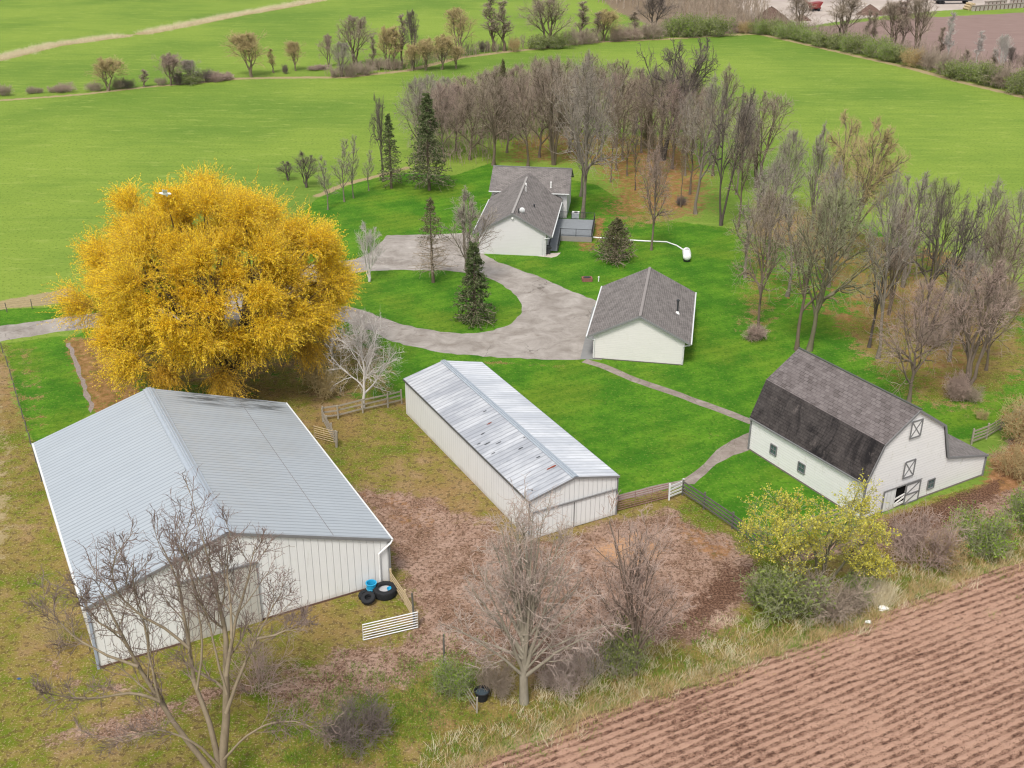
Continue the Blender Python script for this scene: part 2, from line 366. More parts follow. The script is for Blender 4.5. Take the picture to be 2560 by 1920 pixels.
    wf = n.mix(fine, (0.10, 0.075, 0.05), (0.24, 0.18, 0.12))
    edge = n.math('ADD', n.math('MULTIPLY', n.math('SUBTRACT', n.noise(0.7, 6, 0.75), 0.5), 1.15), n.math('MULTIPLY', n.math('SUBTRACT', tiny, 0.5), 0.5))
    c = fld
    def lay(c, name, colr, a=0.44, b=0.56):
        return n.mix(n.step(n.math('ADD', n.attr(name), edge), a, b), c, colr)
    sharp = n.math('MULTIPLY', edge, 0.45)
    c = n.mix(n.step(n.math('ADD', n.attr('lawn'), sharp), 0.42, 0.58), c, lw)
    c = lay(c, 'weed', wd); c = n.mix(n.step(n.math('ADD', n.math('ADD', n.attr('dirt'), edge), n.math('MULTIPLY', n.math('SUBTRACT', n.noise(0.14, 5, 0.65), 0.5), 1.5)), 0.40, 0.66, 0, 0.97), c, dt); c = n.mix(n.step(n.math('ADD', n.math('ADD', n.attr('litter'), edge), n.math('SUBTRACT', fine, 0.5)), 0.44, 0.66, 0, 0.9), c, lt); edge2 = n.math('MULTIPLY', n.math('SUBTRACT', n.noise(1.3, 5, 0.8), 0.5), 1.5); c = n.mix(n.step(n.math('ADD', n.attr('mud'), edge2), 0.5, 0.72, 0, 0.9), c, mdc)
    c = lay(c, 'sand', n.mix(fine, (0.250, 0.135, 0.070), (0.480, 0.290, 0.165)), 0.4, 0.75); c = lay(c, 'woodfloor', wf); c = lay(c, 'tan', tn, 0.42, 0.6); c = lay(c, 'pale', pl)
    n.bump(n.math('ADD', n.math('MULTIPLY', tiny, 0.6), fine), 0.55, 0.12)
    n.col(c); me.materials.append(n.m)
    o = bpy.data.objects.new('ground', me); COL.objects.link(o); tag(o, 'green fields, lawns and leaf-strewn paddocks of the farm', None, None, 'structure')
build_ground()

# polygon sheet laid on the ground
def sheet(name, P, z, mat, label, jitter=0.0, step=0.8, seed=1):
    rng = random.Random(seed); Q = []
    n = len(P)
    for i in range(n):
        a, b = P[i], P[(i + 1) % n]; L = np.linalg.norm(b - a); k = max(1, int(L / step))
        for j in range(k):
            p = a + (b - a) * j / k; nrm = np.array([-(b - a)[1], (b - a)[0]]) / (L + 1e-9)
            if j: p = p + nrm * rng.uniform(-jitter, jitter)
            Q.append((p[0], p[1], z))
    import bmesh
    bm = bmesh.new(); vs = [bm.verts.new(q) for q in Q]; f = bm.faces.new(vs)
    if f.normal.z < 0: f.normal_flip()
    bmesh.ops.triangulate(bm, faces=[f])
    me = bpy.data.meshes.new(name); bm.to_mesh(me); bm.free()
    for p in me.polygons:
        if p.normal.z < 0: p.flip()
    o = link(name, me, mat); return tag(o, label, None, None, 'structure')

def smooth_loop(P, it=2):
    P = [np.array(p) for p in P]
    for _ in range(it):
        Q = []
        for i in range(len(P)):
            a, b = P[i], P[(i + 1) % len(P)]; Q += [a * 0.75 + b * 0.25, a * 0.25 + b * 0.75]
        P = Q
    return P

# old asphalt drive
def asphalt():
    n = NT('old_asphalt', 0.95, 0.15); O = n.obj()
    base = n.ramp(n.noise(0.35, 6, 0.7, None, 0.6), [(0.3, (0.175, 0.152, 0.130)), (0.5, (0.262, 0.236, 0.210)), (0.7, (0.350, 0.322, 0.290))])
    base = n.mix(n.step(n.noise(2.5, 5, 0.8), 0.55, 0.75, 0, 0.5), base, (0.115, 0.100, 0.09))
    w = n.N('ShaderNodeVectorMath', operation='ADD'); n.L(O, w.inputs[0])
    nn = n.N('ShaderNodeTexNoise'); nn.inputs['Scale'].default_value = 0.5; nn.inputs['Detail'].default_value = 5; n.L(O, nn.inputs['Vector'])
    sc = n.N('ShaderNodeVectorMath', operation='SCALE'); n.L(nn.outputs['Color'], sc.inputs[0]); sc.inputs['Scale'].default_value = 2.6; n.L(sc.outputs[0], w.inputs[1])
    cr = n.voro(0.16, w.outputs[0], 'DISTANCE_TO_EDGE')
    crk = n.math('MULTIPLY', n.step(cr, 0.0, 0.013, 1, 0), n.step(n.noise(0.1, 3), 0.46, 0.60))
    base = n.mix(n.math('MULTIPLY', crk, 0.55), base, (0.050, 0.042, 0.034))
    base = n.mix(n.step(n.noise(6.0, 3, 0.8), 0.62, 0.76, 0, 0.5), base, (0.38, 0.34, 0.30))
    base = n.mix(n.step(n.noise(1.1, 5, 0.8, n.map(O, (0.35, 1, 1), (0, 0, R_(-25)))), 0.55, 0.66, 0, 0.5), base, (0.125, 0.098, 0.072))
    n.bump(n.noise(5.0, 4), 0.3, 0.05); return n.col(base)
M_ASPH = asphalt()
def build_drive():
    """outer outline minus the island, as one bridged polygon"""
    out = [np.array(p) for p in GP(drive_out)]; inn = [np.array(p) for p in smooth_loop(list(GP(isl)), 2)]
    # orientation
    def area(P): return 0.5 * sum(P[i][0] * P[(i + 1) % len(P)][1] - P[(i + 1) % len(P)][0] * P[i][1] for i in range(len(P)))
    if area(out) < 0: out = out[::-1]
    if area(inn) > 0: inn = inn[::-1]
    import bmesh
    bm = bmesh.new(); rng = random.Random(5)
    def dens(P, j=0.16):
        Q = []
        for i in range(len(P)):
            a, b = P[i], P[(i + 1) % len(P)]; L = np.linalg.norm(b - a); k = max(1, int(L / 0.7))
            nr = np.array([-(b - a)[1], (b - a)[0]]) / (L + 1e-9)
            for q in range(k): Q.append(a + (b - a) * q / k + nr * rng.uniform(-j, j))
        return Q
    loops = []
    for P in (dens(out), dens(inn)):
        vs = [bm.verts.new((p[0], p[1], 0.006)) for p in P]
        loops += [bm.edges.new((vs[i], vs[(i + 1) % len(vs)])) for i in range(len(vs))]
    bmesh.ops.triangle_fill(bm, use_beauty=True, use_dissolve=False, edges=loops)
    for f in bm.faces:
        if f.normal.z < 0: f.normal_flip()
    me = bpy.data.meshes.new('driveway'); bm.to_mesh(me); bm.free()
    tag(link('driveway', me, M_ASPH), 'cracked grey asphalt drive looping round a grass island', None, None, 'structure')
build_drive()
def path_px(name, px, width, z, mat, label):
    P = GP(px); L = []; Rr = []
    for i in range(len(P)):
        d = P[min(i + 1, len(P) - 1)] - P[max(i - 1, 0)]; d /= np.linalg.norm(d); nr = np.array([-d[1], d[0]])
        L.append(P[i] + nr * width / 2); Rr.append(P[i] - nr * width / 2)
    return sheet(name, L + Rr[::-1], z, mat, label, 0.05, 0.9)
nC = NT('worn_concrete', 0.95, 0.15)
cc = nC.ramp(nC.noise(0.8, 5, 0.7), [(0.3, (0.15, 0.12, 0.10)), (0.7, (0.28, 0.24, 0.21))])
cc = nC.mix(nC.step(nC.voro(0.9, None, 'DISTANCE_TO_EDGE'), 0, 0.03, 0.5, 0), cc, (0.10, 0.10, 0.06)); M_PATH = nC.col(cc)
path_px('garden_path', [(1262, 779), (1300, 790), (1370, 820), (1450, 847), (1560, 887), (1625, 912)], 1.05, 0.004, M_PATH, 'narrow concrete path from the garage to the gambrel barn')
sheet('barn_path', GP([(1619, 934), (1580, 951), (1548, 972), (1520, 1003), (1496, 1022), (1470, 1038), (1400, 1052), (1333, 1070), (1333, 1083), (1400, 1068), (1478, 1046), (1500, 1046), (1525, 1024), (1548, 1002), (1583, 984), (1619, 972)]), 0.008, M_PATH, 'paved path curving from the barn to the wooden fence', 0.05)
sheet('farm_track', GP([(143, 742), (152, 740), (175, 800), (203, 880), (196, 892), (160, 790)]), 0.004, plain('pale_gravel', (0.22, 0.18, 0.155), 0.95, 0.1, 0, 0.6, 4.0), 'pale gravel edge of the leafy track beside the steel barn', 0.15)
M_APRON = plain('grey_concrete', (0.20, 0.20, 0.195), 0.9, 0.2, 0, 0.2, 1.5)
sheet('garage_apron', GP([(1281, 660), (1253, 776), (1300, 777), (1300, 700)]), 0.012, M_APRON, 'dark concrete apron along the garage doors')

# ploughed field with real furrows
def build_plough():
    Pe = GP(EDGE); d = Pe[-2] - Pe[1]; d /= np.linalg.norm(d); nr = np.array([d[1], -d[0]])   # nr points into the field (towards the camera)
    if nr[1] > 0: nr = -nr
    o0 = Pe[1]
    ss = np.arange(-25, 95, 0.16); tt = np.arange(-4.0, 46, 0.10)
    s_, t_ = np.meshgrid(ss, tt)
    X = o0[0] + d[0] * s_ + nr[0] * t_; Y = o0[1] + d[1] * s_ + nr[1] * t_
    # ragged edge
    es = (Pe - o0) @ d; et = (Pe - o0) @ nr; eo = np.interp(ss, es, et)[None, :]
    eo = eo + 0.35 * (vnoise(ss * 0.8, ss * 0, 3)[None] - 0.5)
    ph = (t_ + 0.26 * (vnoise(s_ * 0.25, t_ * 0.5, 9) - .5)) / 0.54
    tri = 0.5 + 0.5 * np.cos(ph * 2 * np.pi)
    z = 0.048 * tri + 0.12 * (vnoise(s_ * 3.2, t_ * 4.5, 1) - 0.4) * (1 - tri * 0.7) + 0.05 * vnoise(s_ * 7, t_ * 8, 2)
    z = 0.03 + z * np.clip((t_ - eo) / 0.8, 0, 1)
    keep_v = t_ > eo - 0.02
    ny, nx = s_.shape
    V = np.stack([X, Y, z], -1).reshape(-1, 3)
    i = (np.arange(ny - 1)[:, None] * nx + np.arange(nx - 1)[None])
    kf = keep_v[:-1, :-1] & keep_v[1:, 1:] & keep_v[1:, :-1] & keep_v[:-1, 1:]
    i = i[kf]
    F = np.stack([i, i + nx, i + nx + 1, i + 1], -1)
    used = np.unique(F); re = np.zeros(len(V), np.int64); re[used] = np.arange(len(used))
    me = np_mesh('plowed_field', V[used], re[F])
    ang = math.atan2(d[1], d[0])
    at = me.attributes.new('crest', 'FLOAT', 'POINT'); at.data.foreach_set('value', tri.reshape(-1)[used].astype(np.float32))
    n = NT('ploughed_soil', 0.95, 0.1); O = n.obj()
    al = n.map(O, (1, 1, 1), (0, 0, -ang)); st = n.map(al, (0.35, 1, 1))
    crest = n.attr('crest')
    crust = n.mix(n.noise(1.5, 4), (0.300, 0.176, 0.122), (0.410, 0.262, 0.190))
    clod = n.ramp(n.noise(3.2, 5, 0.85, n.map(al, (0.7, 1, 1))), [(0.38, (0.060, 0.030, 0.020)), (0.46, (0.150, 0.082, 0.056)), (0.56, (0.27, 0.16, 0.112))])
    f = n.math('ADD', n.math('MULTIPLY', n.math('SUBTRACT', crest, 0.5), 0.30), n.noise(1.6, 6, 0.8, st))
    f = n.math('ADD', f, n.math('MULTIPLY', n.math('SUBTRACT', n.noise(0.12, 3, 0.5), 0.5), 0.55))
    c = n.mix(n.step(f, 0.42, 0.56), clod, crust)
    c = n.mix(n.step(n.noise(4.0, 4, 0.85, al), 0.56, 0.61, 0, 0.65), c, (0.095, 0.048, 0.032))
    n.bump(n.noise(6, 4, 0.8), 0.9, 0.12)
    o = link('plowed_field', me, n.col(c)); tag(o, 'reddish ploughed field with furrows along the fence row', None, None, 'structure')
    return d, nr, o0
PD, PN, PO = build_plough()
nF = NT('far_soil', 0.95, 0.1)
fs = nF.mix(nF.noise(0.5, 6, 0.75, nF.map(nF.obj(), (0.25, 1, 1), (0, 0, R_(18)))), (0.13, 0.082, 0.07), (0.27, 0.195, 0.170))
sheet('bare_field', GP([(1742, 62), (1800, 55), (1891, 44), (2000, 38), (2212, 27), (2420, 12), (2600, 120), (2600, 260), (2212, 190), (2067, 160), (1962, 134), (1863, 112), (1786, 92)]), 0.004, nF.col(fs), 'bare brown field beyond the hedge near the yard', 0.6, 3.0)


# ------------------------------------------------------------------ building materials
def rib_roof(name, c1, c2, pitch, streak=0.3, patch=None, metal=0.35, rough=0.38):
    """metal sheeting; uv.x runs along the ridge in metres, uv.y down the slope"""
    n = NT(name, rough, 0.5); n.b.inputs['Metallic'].default_value = metal
    uv = n.uv(); x, y, _ = n.sep(uv)
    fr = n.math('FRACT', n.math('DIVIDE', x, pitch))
    c = n.mix(n.noise(0.35, 4, 0.65, uv), c1, c2)
    pan = n.noise(1.0, 0, 0.5, n.map(uv, (1 / 0.9, 0.0, 0)))
    c = n.mix(n.step(pan, 0.3, 0.7, 0, streak), c, tuple(v * 1.25 for v in c2))
    if patch:
        pv = n.noise(0.30, 6, 0.75, n.map(uv, (1.3, 0.35, 1), (0, 0, 0), (3, 1, 0)))
        c = n.mix(n.step(pv, 0.38, 0.60, 0, 0.75), c, patch)
        c = n.mix(n.step(n.noise(0.9, 5, 0.75, n.map(uv, (2.5, 0.5, 1))), 0.60, 0.72, 0, 0.55), c, (0.16, 0.18, 0.20))
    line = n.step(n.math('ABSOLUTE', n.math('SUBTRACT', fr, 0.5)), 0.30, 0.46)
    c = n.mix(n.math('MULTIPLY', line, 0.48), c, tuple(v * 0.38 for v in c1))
    n.bump(line, 0.3, 0.02)
    rg = n.step(n.noise(0.2, 4, 0.6, uv), 0.3, 0.7, rough - 0.10, rough + 0.15); n.L(rg, n.b.inputs['Roughness'])
    return n, c
def stained_roof_A():
    n, c = rib_roof('blue_grey_steel', (0.295, 0.325, 0.350), (0.338, 0.370, 0.395), 0.44, 0.10, None, 0.1)
    return n.col(c)
def stained_roof_A2():
    n, c = rib_roof('blue_grey_steel_stained', (0.310, 0.340, 0.364), (0.370, 0.402, 0.425), 0.44, 0.10, None, 0.1)
    uv = n.uv(); x, y, _ = n.sep(uv)
    # dark algae patch high on the far end
    fx = n.step(x, 21.0, 22.4); fy = n.math('MULTIPLY', n.step(y, 1.5, 3.5), n.step(y, 10.5, 12.0, 1, 0))
    nz = n.step(n.noise(0.8, 5, 0.75, n.map(uv, (2.6, 0.35, 1))), 0.42, 0.60)
    c = n.mix(n.math('MULTIPLY', n.math('MULTIPLY', fx, fy), n.math('MULTIPLY', nz, 0.85)), c, (0.035, 0.04, 0.045))
    return n.col(c)
def siding_v(name, c, pitch=0.305, dark=0.45):
    n = NT(name, 0.6, 0.3); x, y, _ = n.sep(n.uv())
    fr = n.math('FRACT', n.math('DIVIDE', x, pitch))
    line = n.step(n.math('ABSOLUTE', n.math('SUBTRACT', fr, 0.5)), 0.42, 0.49)  # seam shadow painted into the colour as a dark line at each rib
    k = n.mix(n.noise(0.6, 4), tuple(v * 0.9 for v in c), c)
    k = n.mix(n.step(n.noise(1.5, 4, 0.7, n.map(n.uv(), (2, 0.25, 1))), 0.55, 0.75, 0, 0.25), k, (0.38, 0.36, 0.30))
    low = n.step(n.math('ADD', y, n.math('MULTIPLY', n.noise(1.2, 3), 0.6)), 0.3, 0.8, 0.45, 0)
    k = n.mix(low, k, (0.32, 0.25, 0.19))
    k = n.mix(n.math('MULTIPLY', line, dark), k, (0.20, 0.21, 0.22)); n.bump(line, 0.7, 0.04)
    return n.col(k)
def siding_h(name, c, lap=0.2, dark=0.4, grime=0.2):
    n = NT(name, 0.6, 0.3); x, y, _ = n.sep(n.uv())
    fr = n.math('FRACT', n.math('DIVIDE', y, lap)); line = n.step(fr, 0.80, 0.97)
    k = n.mix(n.noise(0.7, 4), tuple(v * 0.92 for v in c), c)
    board = n.noise(1.0, 1, 0.5, n.map(n.uv(), (0.25, 1 / lap, 1)))
    k = n.mix(n.step(board, 0.45, 0.75, 0, grime), k, tuple(v * 0.72 for v in c))
    k = n.mix(n.step(n.noise(1.3, 5, 0.75, n.map(n.uv(), (1.5, 0.5, 1))), 0.56, 0.72, 0, grime * 1.6), k, (0.36, 0.35, 0.22))
    k = n.mix(n.math('MULTIPLY', line, dark), k, (0.22, 0.22, 0.22)); n.bump(fr, 0.5, 0.03)
    return n.col(k)
def shingle(name, c1, c2, stain=None, row=0.22):
    n = NT(name, 0.95, 0.15); uv = n.uv()
    b = n.N('ShaderNodeTexBrick'); n.L(uv, b.inputs['Vector']); b.inputs['Scale'].default_value = 1.0
    b.inputs['Brick Width'].default_value = 0.5; b.inputs['Row Height'].default_value = row; b.inputs['Mortar Size'].default_value = 0.018
    b.inputs['Mortar Smooth'].default_value = 0.3; b.inputs['Bias'].default_value = 0.0
    b.inputs['Color1'].default_value = (*c1, 1); b.inputs['Color2'].default_value = (*c2, 1); b.inputs['Mortar'].default_value = (*[v * 0.35 for v in c1], 1)
    k = n.mix(n.step(n.noise(0.7, 5, 0.7, uv), 0.35, 0.7, 0, 0.55), b.outputs['Color'], tuple(v * 1.25 for v in c2))
    k = n.mix(n.step(n.noise(4.0, 4, 0.8, uv), 0.5, 0.72, 0, 0.35), k, tuple(v * 0.55 for v in c1))
    if stain:
        s1 = n.noise(0.45, 6, 0.75, n.map(uv, (1.0, 0.45, 1)), 0.6)
        k = n.mix(n.step(s1, 0.36, 0.54, 0.95, 0.15), k, stain)
        k = n.mix(n.step(n.noise(0.55, 6, 0.8, n.map(uv, (1, 0.8, 1), (0, 0, 0), (7, 2, 0))), 0.58, 0.70, 0, 0.6), k, (0.15, 0.125, 0.115))
    n.bump(b.outputs['Fac'], 0.4, 0.03)
    return n.col(k)
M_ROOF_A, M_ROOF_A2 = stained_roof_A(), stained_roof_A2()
M_CAP_A = plain('ridge_steel', (0.36, 0.40, 0.44), 0.4, 0.5, 0.3)
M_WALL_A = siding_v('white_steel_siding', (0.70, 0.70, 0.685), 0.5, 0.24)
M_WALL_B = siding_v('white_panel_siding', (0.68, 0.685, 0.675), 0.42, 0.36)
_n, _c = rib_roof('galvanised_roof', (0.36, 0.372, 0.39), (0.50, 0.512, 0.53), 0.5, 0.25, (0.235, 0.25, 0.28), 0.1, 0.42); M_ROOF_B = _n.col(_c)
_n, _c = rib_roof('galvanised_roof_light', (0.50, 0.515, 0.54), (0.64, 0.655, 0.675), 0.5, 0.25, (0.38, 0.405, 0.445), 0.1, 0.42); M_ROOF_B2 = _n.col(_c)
M_TRIM = plain('grey_trim', (0.17, 0.17, 0.17), 0.6); M_TRIM_D = plain('dark_trim', (0.075, 0.075, 0.07), 0.6)
M_WHITE = plain('white_paint', (0.66, 0.66, 0.63), 0.5); M_GUT = plain('white_gutter', (0.55, 0.56, 0.55), 0.4)
M_DOOR_A = siding_v('beige_door', (0.44, 0.42, 0.375), 0.45, 0.35)
M_RUST = plain('rust', (0.20, 0.055, 0.035), 0.9, 0.1, 0, 0.5, 8); M_DARKSPOT = plain('bare_patch', (0.055, 0.06, 0.065), 0.8, 0.1, 0, 0.4, 8)
M_BLACK = plain('dark_interior', (0.008, 0.008, 0.008), 0.9, 0.05)
M_SHING = shingle('grey_shingles', (0.125, 0.113, 0.107), (0.180, 0.163, 0.154))
M_SHING_D = shingle('brown_grey_shingles', (0.085, 0.072, 0.069), (0.145, 0.126, 0.122), None, 0.30)
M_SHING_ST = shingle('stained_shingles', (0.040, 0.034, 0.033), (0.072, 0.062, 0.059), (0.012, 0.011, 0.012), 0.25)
M_CLAP_C = siding_h('white_clapboard', (0.78, 0.765, 0.75), 0.24, 0.40, 0.22)
M_CLAP_H = siding_h('pale_grey_siding', (0.62, 0.60, 0.60), 0.20, 0.28, 0.10)
M_CLAP_D = siding_h('cream_siding', (0.66, 0.635, 0.61), 0.20, 0.30, 0.12)
M_GLASS = NT('window_glass', 0.15, 0.6).col((0.02, 0.025, 0.03)); M_CHAR = plain('charcoal', (0.035, 0.038, 0.04), 0.5)
M_PVC = plain('white_pvc', (0.72, 0.72, 0.70), 0.4)

class Bld:
    """local frame of a building: x across, y from the near gable backwards"""
    def __init__(s, x, y, a, **kw):
        s.p = np.array([x, y]); s.a = a; s.ux = np.array([math.cos(a), math.sin(a)]); s.uy = np.array([-math.sin(a), math.cos(a)])
        s.o = empty(kw['name'], (x, y, 0), a, kw['label'], kw['cat'])
    def loc(s, P): d = np.array(P[:2]) - s.p; return np.array([d @ s.ux, d @ s.uy, P[2]])
    def dirl(s, d): return np.array([d[:2] @ s.ux, d[:2] @ s.uy, d[2]])
    def on(s, u, v, n, c):
        """local point where the sight line through sheet position u,v meets the local plane n.p = c"""
        o = s.loc(CAM); d = s.dirl(raydir(u, v)); n = np.array(n, float); return o + d * ((c - n @ o) / (n @ d))
def slope_uv(p, y0, xr, zr):  # along ridge, down slope
    return (p[1] - y0, math.hypot(p[0] - xr, p[2] - zr))
def bars(B, name, mat, lst, up=(0, 0, 1)):
    for a, b, w_, h_ in lst: mb = MB(); mb.bar(a, b, w_, h_, up=up); mb.build(name, mat, B.o)
def roof_slab(B, name, x0, z0, x1, z1, ya, yb, mat, th=0.10, parent=None, yc=None, z1b=None, edge_mat=None):
    """slab from ridge line (x0,z0) down to eave line (x1,z1); z1b = eave height at the far end"""
    z1b = z1 if z1b is None else z1b
    mb = MB(); T = [(x0, ya, z0), (x1, ya, z1), (x1, yb, z1b), (x0, yb, z0)]
    if x1 < x0: T = T[::-1]
    u = [(p[1], math.hypot(p[0] - x0, p[2] - z0)) for p in T]
    mb.face(T, u, 0)
    Bm = [(p[0], p[1], p[2] - th) for p in T]; mb.face(Bm[::-1], u, 1)
    for i in range(4):
        j = (i + 1) % 4; mb.face([T[j], T[i], Bm[i], Bm[j]], None, 1)
    return mb.build(name, [mat, edge_mat or M_TRIM], parent or B.o)
def wall(B, name, pts, uvs, mat, parent=None, th=0.12, inward=(0, 1, 0)):
    """planar wall polygon thickened inward"""
    mb = MB(); iw = np.array(inward, float) * th
    pts = [np.array(p, float) for p in pts]; nrm = np.zeros(3)
    for i in range(len(pts)): nrm += np.cross(pts[i], pts[(i + 1) % len(pts)])
    if nrm @ iw > 0: pts = pts[::-1]; uvs = uvs[::-1]
    mb.face(pts, uvs); back = [p + iw for p in pts]; mb.face(back[::-1], uvs[::-1])
    for i in range(len(pts)):
        j = (i + 1) % len(pts); mb.face([pts[j], pts[i], back[i], back[j]], None)
    return mb.build(name, mat, parent or B.o)
def gable(B, name, prof, y, mat, sgn=1):
    return wall(B, name, [(x, y, z) for x, z in prof], [(x, z) for x, z in prof], mat, inward=(0, sgn, 0))
def side(B, name, x, y0, y1, h0, h1, mat, sgn):
    return wall(B, name, [(x, y0, 0), (x, y1, 0), (x, y1, h1), (x, y0, h0)], [(y0, 0), (y1, 0), (y1, h1), (y0, h0)], mat, inward=(sgn, 0, 0))

# ---- the big steel barn
A = Bld(-17.61, 62.03, R_(28.15), name='steel_barn', cat='barn', label='large steel barn with wide blue-grey ribbed metal roof beside the yellow willow')
wl, wr, xr, L, zl, zr_, zt = -10.25, 10.25, -0.98, 23.94, 4.93, 3.77, 7.70
roof_slab(A, 'roof', xr, zt, wl - .05, zl, -.12, L + .12, M_ROOF_A, 0.16)
roof_slab(A, 'roof', xr, zt, wr + .05, zr_, -.12, L + .12, M_ROOF_A2, 0.16)
sl = (zt - zl) / (xr - wl); sr = (zt - zr_) / (wr - xr)
gx0, gx1 = wl + .15, wr - .15
prof = [(gx0, 0), (gx1, 0), (gx1, zt - sr * (gx1 - xr) - .17), (xr, zt - .17), (gx0, zt - sl * (xr - gx0) - .17)]
gable(A, 'wall', prof, 0.0, M_WALL_A); gable(A, 'wall', prof, L, M_WALL_A, -1)
side(A, 'wall', gx0 + .001, .13, L - .13, prof[4][1], prof[4][1], M_WALL_A, 1); side(A, 'wall', gx1 - .001, .13, L - .13, prof[2][1], prof[2][1], M_WALL_A, -1)
mb = MB()
for x1, s_ in ((-0.42, sl), (0.42, sr)):
    pts = [(xr, -.16, zt + .05), (xr + x1, -.16, zt + .05 - s_ * abs(x1)), (xr + x1, L + .16, zt + .05 - s_ * abs(x1)), (xr, L + .16, zt + .05)]
    mb.face(pts if x1 > 0 else pts[::-1])
    mb.bar(pts[1], pts[2], .06, .05); mb.bar((xr + x1 * .35, -.16, zt + .08 - s_ * abs(x1) * .35), (xr + x1 * .35, L + .16, zt + .08 - s_ * abs(x1) * .35), .08, .07)
mb.build('ridge_cap', M_CAP_A, A.o)
# screw-line seam on the right slope
ms = MB(); tx = 7.35 - .0; 
ms.bar((6.15, 0, zt - sr * (6.15 - xr) + .012), (6.15, L, zt - sr * (6.15 - xr) + .012), .05, .02); ms.build('roof_seam', M_TRIM, A.o)
mb = MB(); mb.bar((wl, -.14, zl - .12), (xr, -.14, zt - .12), .05, .2); mb.bar((xr, -.14, zt - .12), (wr, -.14, zr_ - .12), .05, .2); mb.build('gable_trim', M_TRIM, A.o)
mb = MB(); mb.bar((gx0 - .03, -.03, 0), (gx0 - .03, -.03, prof[4][1]), .16, .16, up=(0, 1, 0)); mb.build('corner_trim', plain('blue_grey_trim', (0.30, 0.34, 0.40), .5), A.o)
mb = MB(); mb.bar((gx1 + .03, -.03, 0), (gx1 + .03, -.03, prof[2][1]), .14, .14, up=(0, 1, 0)); mb.build('corner_trim', M_TRIM, A.o)
for x, z in ((wl - .12, zl - .1), (wr + .12, zr_ - .1)):
    mb = MB(); mb.bar((x, -.15, z), (x, L + .15, z), .14, .13); g = mb.build('gutter', M_GUT, A.o)
mb = MB(); mb.tube([(wr + .12, -.1, zr_ - .15), (wr - .05, -.16, zr_ - .35), (wr - .95, -.16, zr_ - .95), (wr - .95, -.16, 0.15)], .07); mb.build('downspout', M_PVC, A.o)
q = [A.on(383, 1260, (0, 1, 0), 0), A.on(554, 1216, (0, 1, 0), 0), A.on(564, 1334, (0, 1, 0), 0), A.on(397, 1385, (0, 1, 0), 0)]
dx0, dx1, dz = (q[0][0] + q[3][0]) / 2, (q[1][0] + q[2][0]) / 2, (q[0][2] + q[1][2]) / 2
mb = MB(); mb.box(((dx0 + dx1) / 2, -.06, dz / 2), (dx1 - dx0, .08, dz)); d_ = mb.build('door', M_DOOR_A, A.o)
mb = MB(); mb.bar((dx0 - .1, -.1, dz + .06), (dx1 + .1, -.1, dz + .06), .12, .14); mb.bar((dx1, -.11, 0.05), (dx1, -.11, dz), .08, .05, up=(1, 0, 0)); mb.build('door_track', M_TRIM, d_)
mb = MB(); mb.bar((gx0, -.02, .07), (gx1, -.02, .07), .03, .14); mb.build('skirt_board', plain('brown_skirt', (.12, .07, .05)), A.o)
# ---- long shed
B = Bld(4.83, 74.25, R_(28.06), name='long_shed', cat='shed', label='long narrow white shed with patchy galvanised roof in the middle')
w, L, ze, zt = 4.05, 23.9, 3.59, 4.59
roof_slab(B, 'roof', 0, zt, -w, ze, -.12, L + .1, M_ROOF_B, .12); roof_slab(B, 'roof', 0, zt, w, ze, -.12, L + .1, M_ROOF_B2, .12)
s_ = (zt - ze) / w; gx = w - .12; prof = [(-gx, 0), (gx, 0), (gx, zt - s_ * gx - .13), (0, zt - .13), (-gx, zt - s_ * gx - .13)]
gable(B, 'wall', prof, 0.0, M_WALL_B); gable(B, 'wall', prof, L, M_WALL_B, -1)
side(B, 'wall', -gx, .13, L - .13, prof[4][1], prof[4][1], M_WALL_B, 1); side(B, 'wall', gx, .13, L - .13, prof[2][1], prof[2][1], M_WALL_B, -1)
mb = MB()
for q_ in (-1, 1):
    pts = [(0, -.14, zt + .05), (q_ * .25, -.14, zt + .05 - s_ * .25), (q_ * .25, L + .12, zt + .05 - s_ * .25), (0, L + .12, zt + .05)]
    mb.face(pts if q_ > 0 else pts[::-1]); mb.bar(pts[1], pts[2], .05, .04); mb.bar((q_ * .1, -.14, zt + .06), (q_ * .1, L + .12, zt + .06), .05, .05)
mb.build('ridge_cap', M_CAP_A, B.o)
mb = MB(); mb.bar((-w, -.14, ze - .08), (0, -.14, zt - .08), .05, .16); mb.bar((0, -.14, zt - .08), (w, -.14, ze - .08), .05, .16); mb.build('gable_trim', M_TRIM, B.o)
mb = MB(); mb.bar((-w - .03, -.1, ze - .1), (-w - .03, L + .1, ze - .1), .06, .12); mb.build('eave_trim', M_TRIM_D, B.o)
mb = MB(); mb.bar((w + .03, -.1, ze - .1), (w + .03, L + .1, ze - .1), .06, .12); mb.build('eave_trim', M_TRIM, B.o)
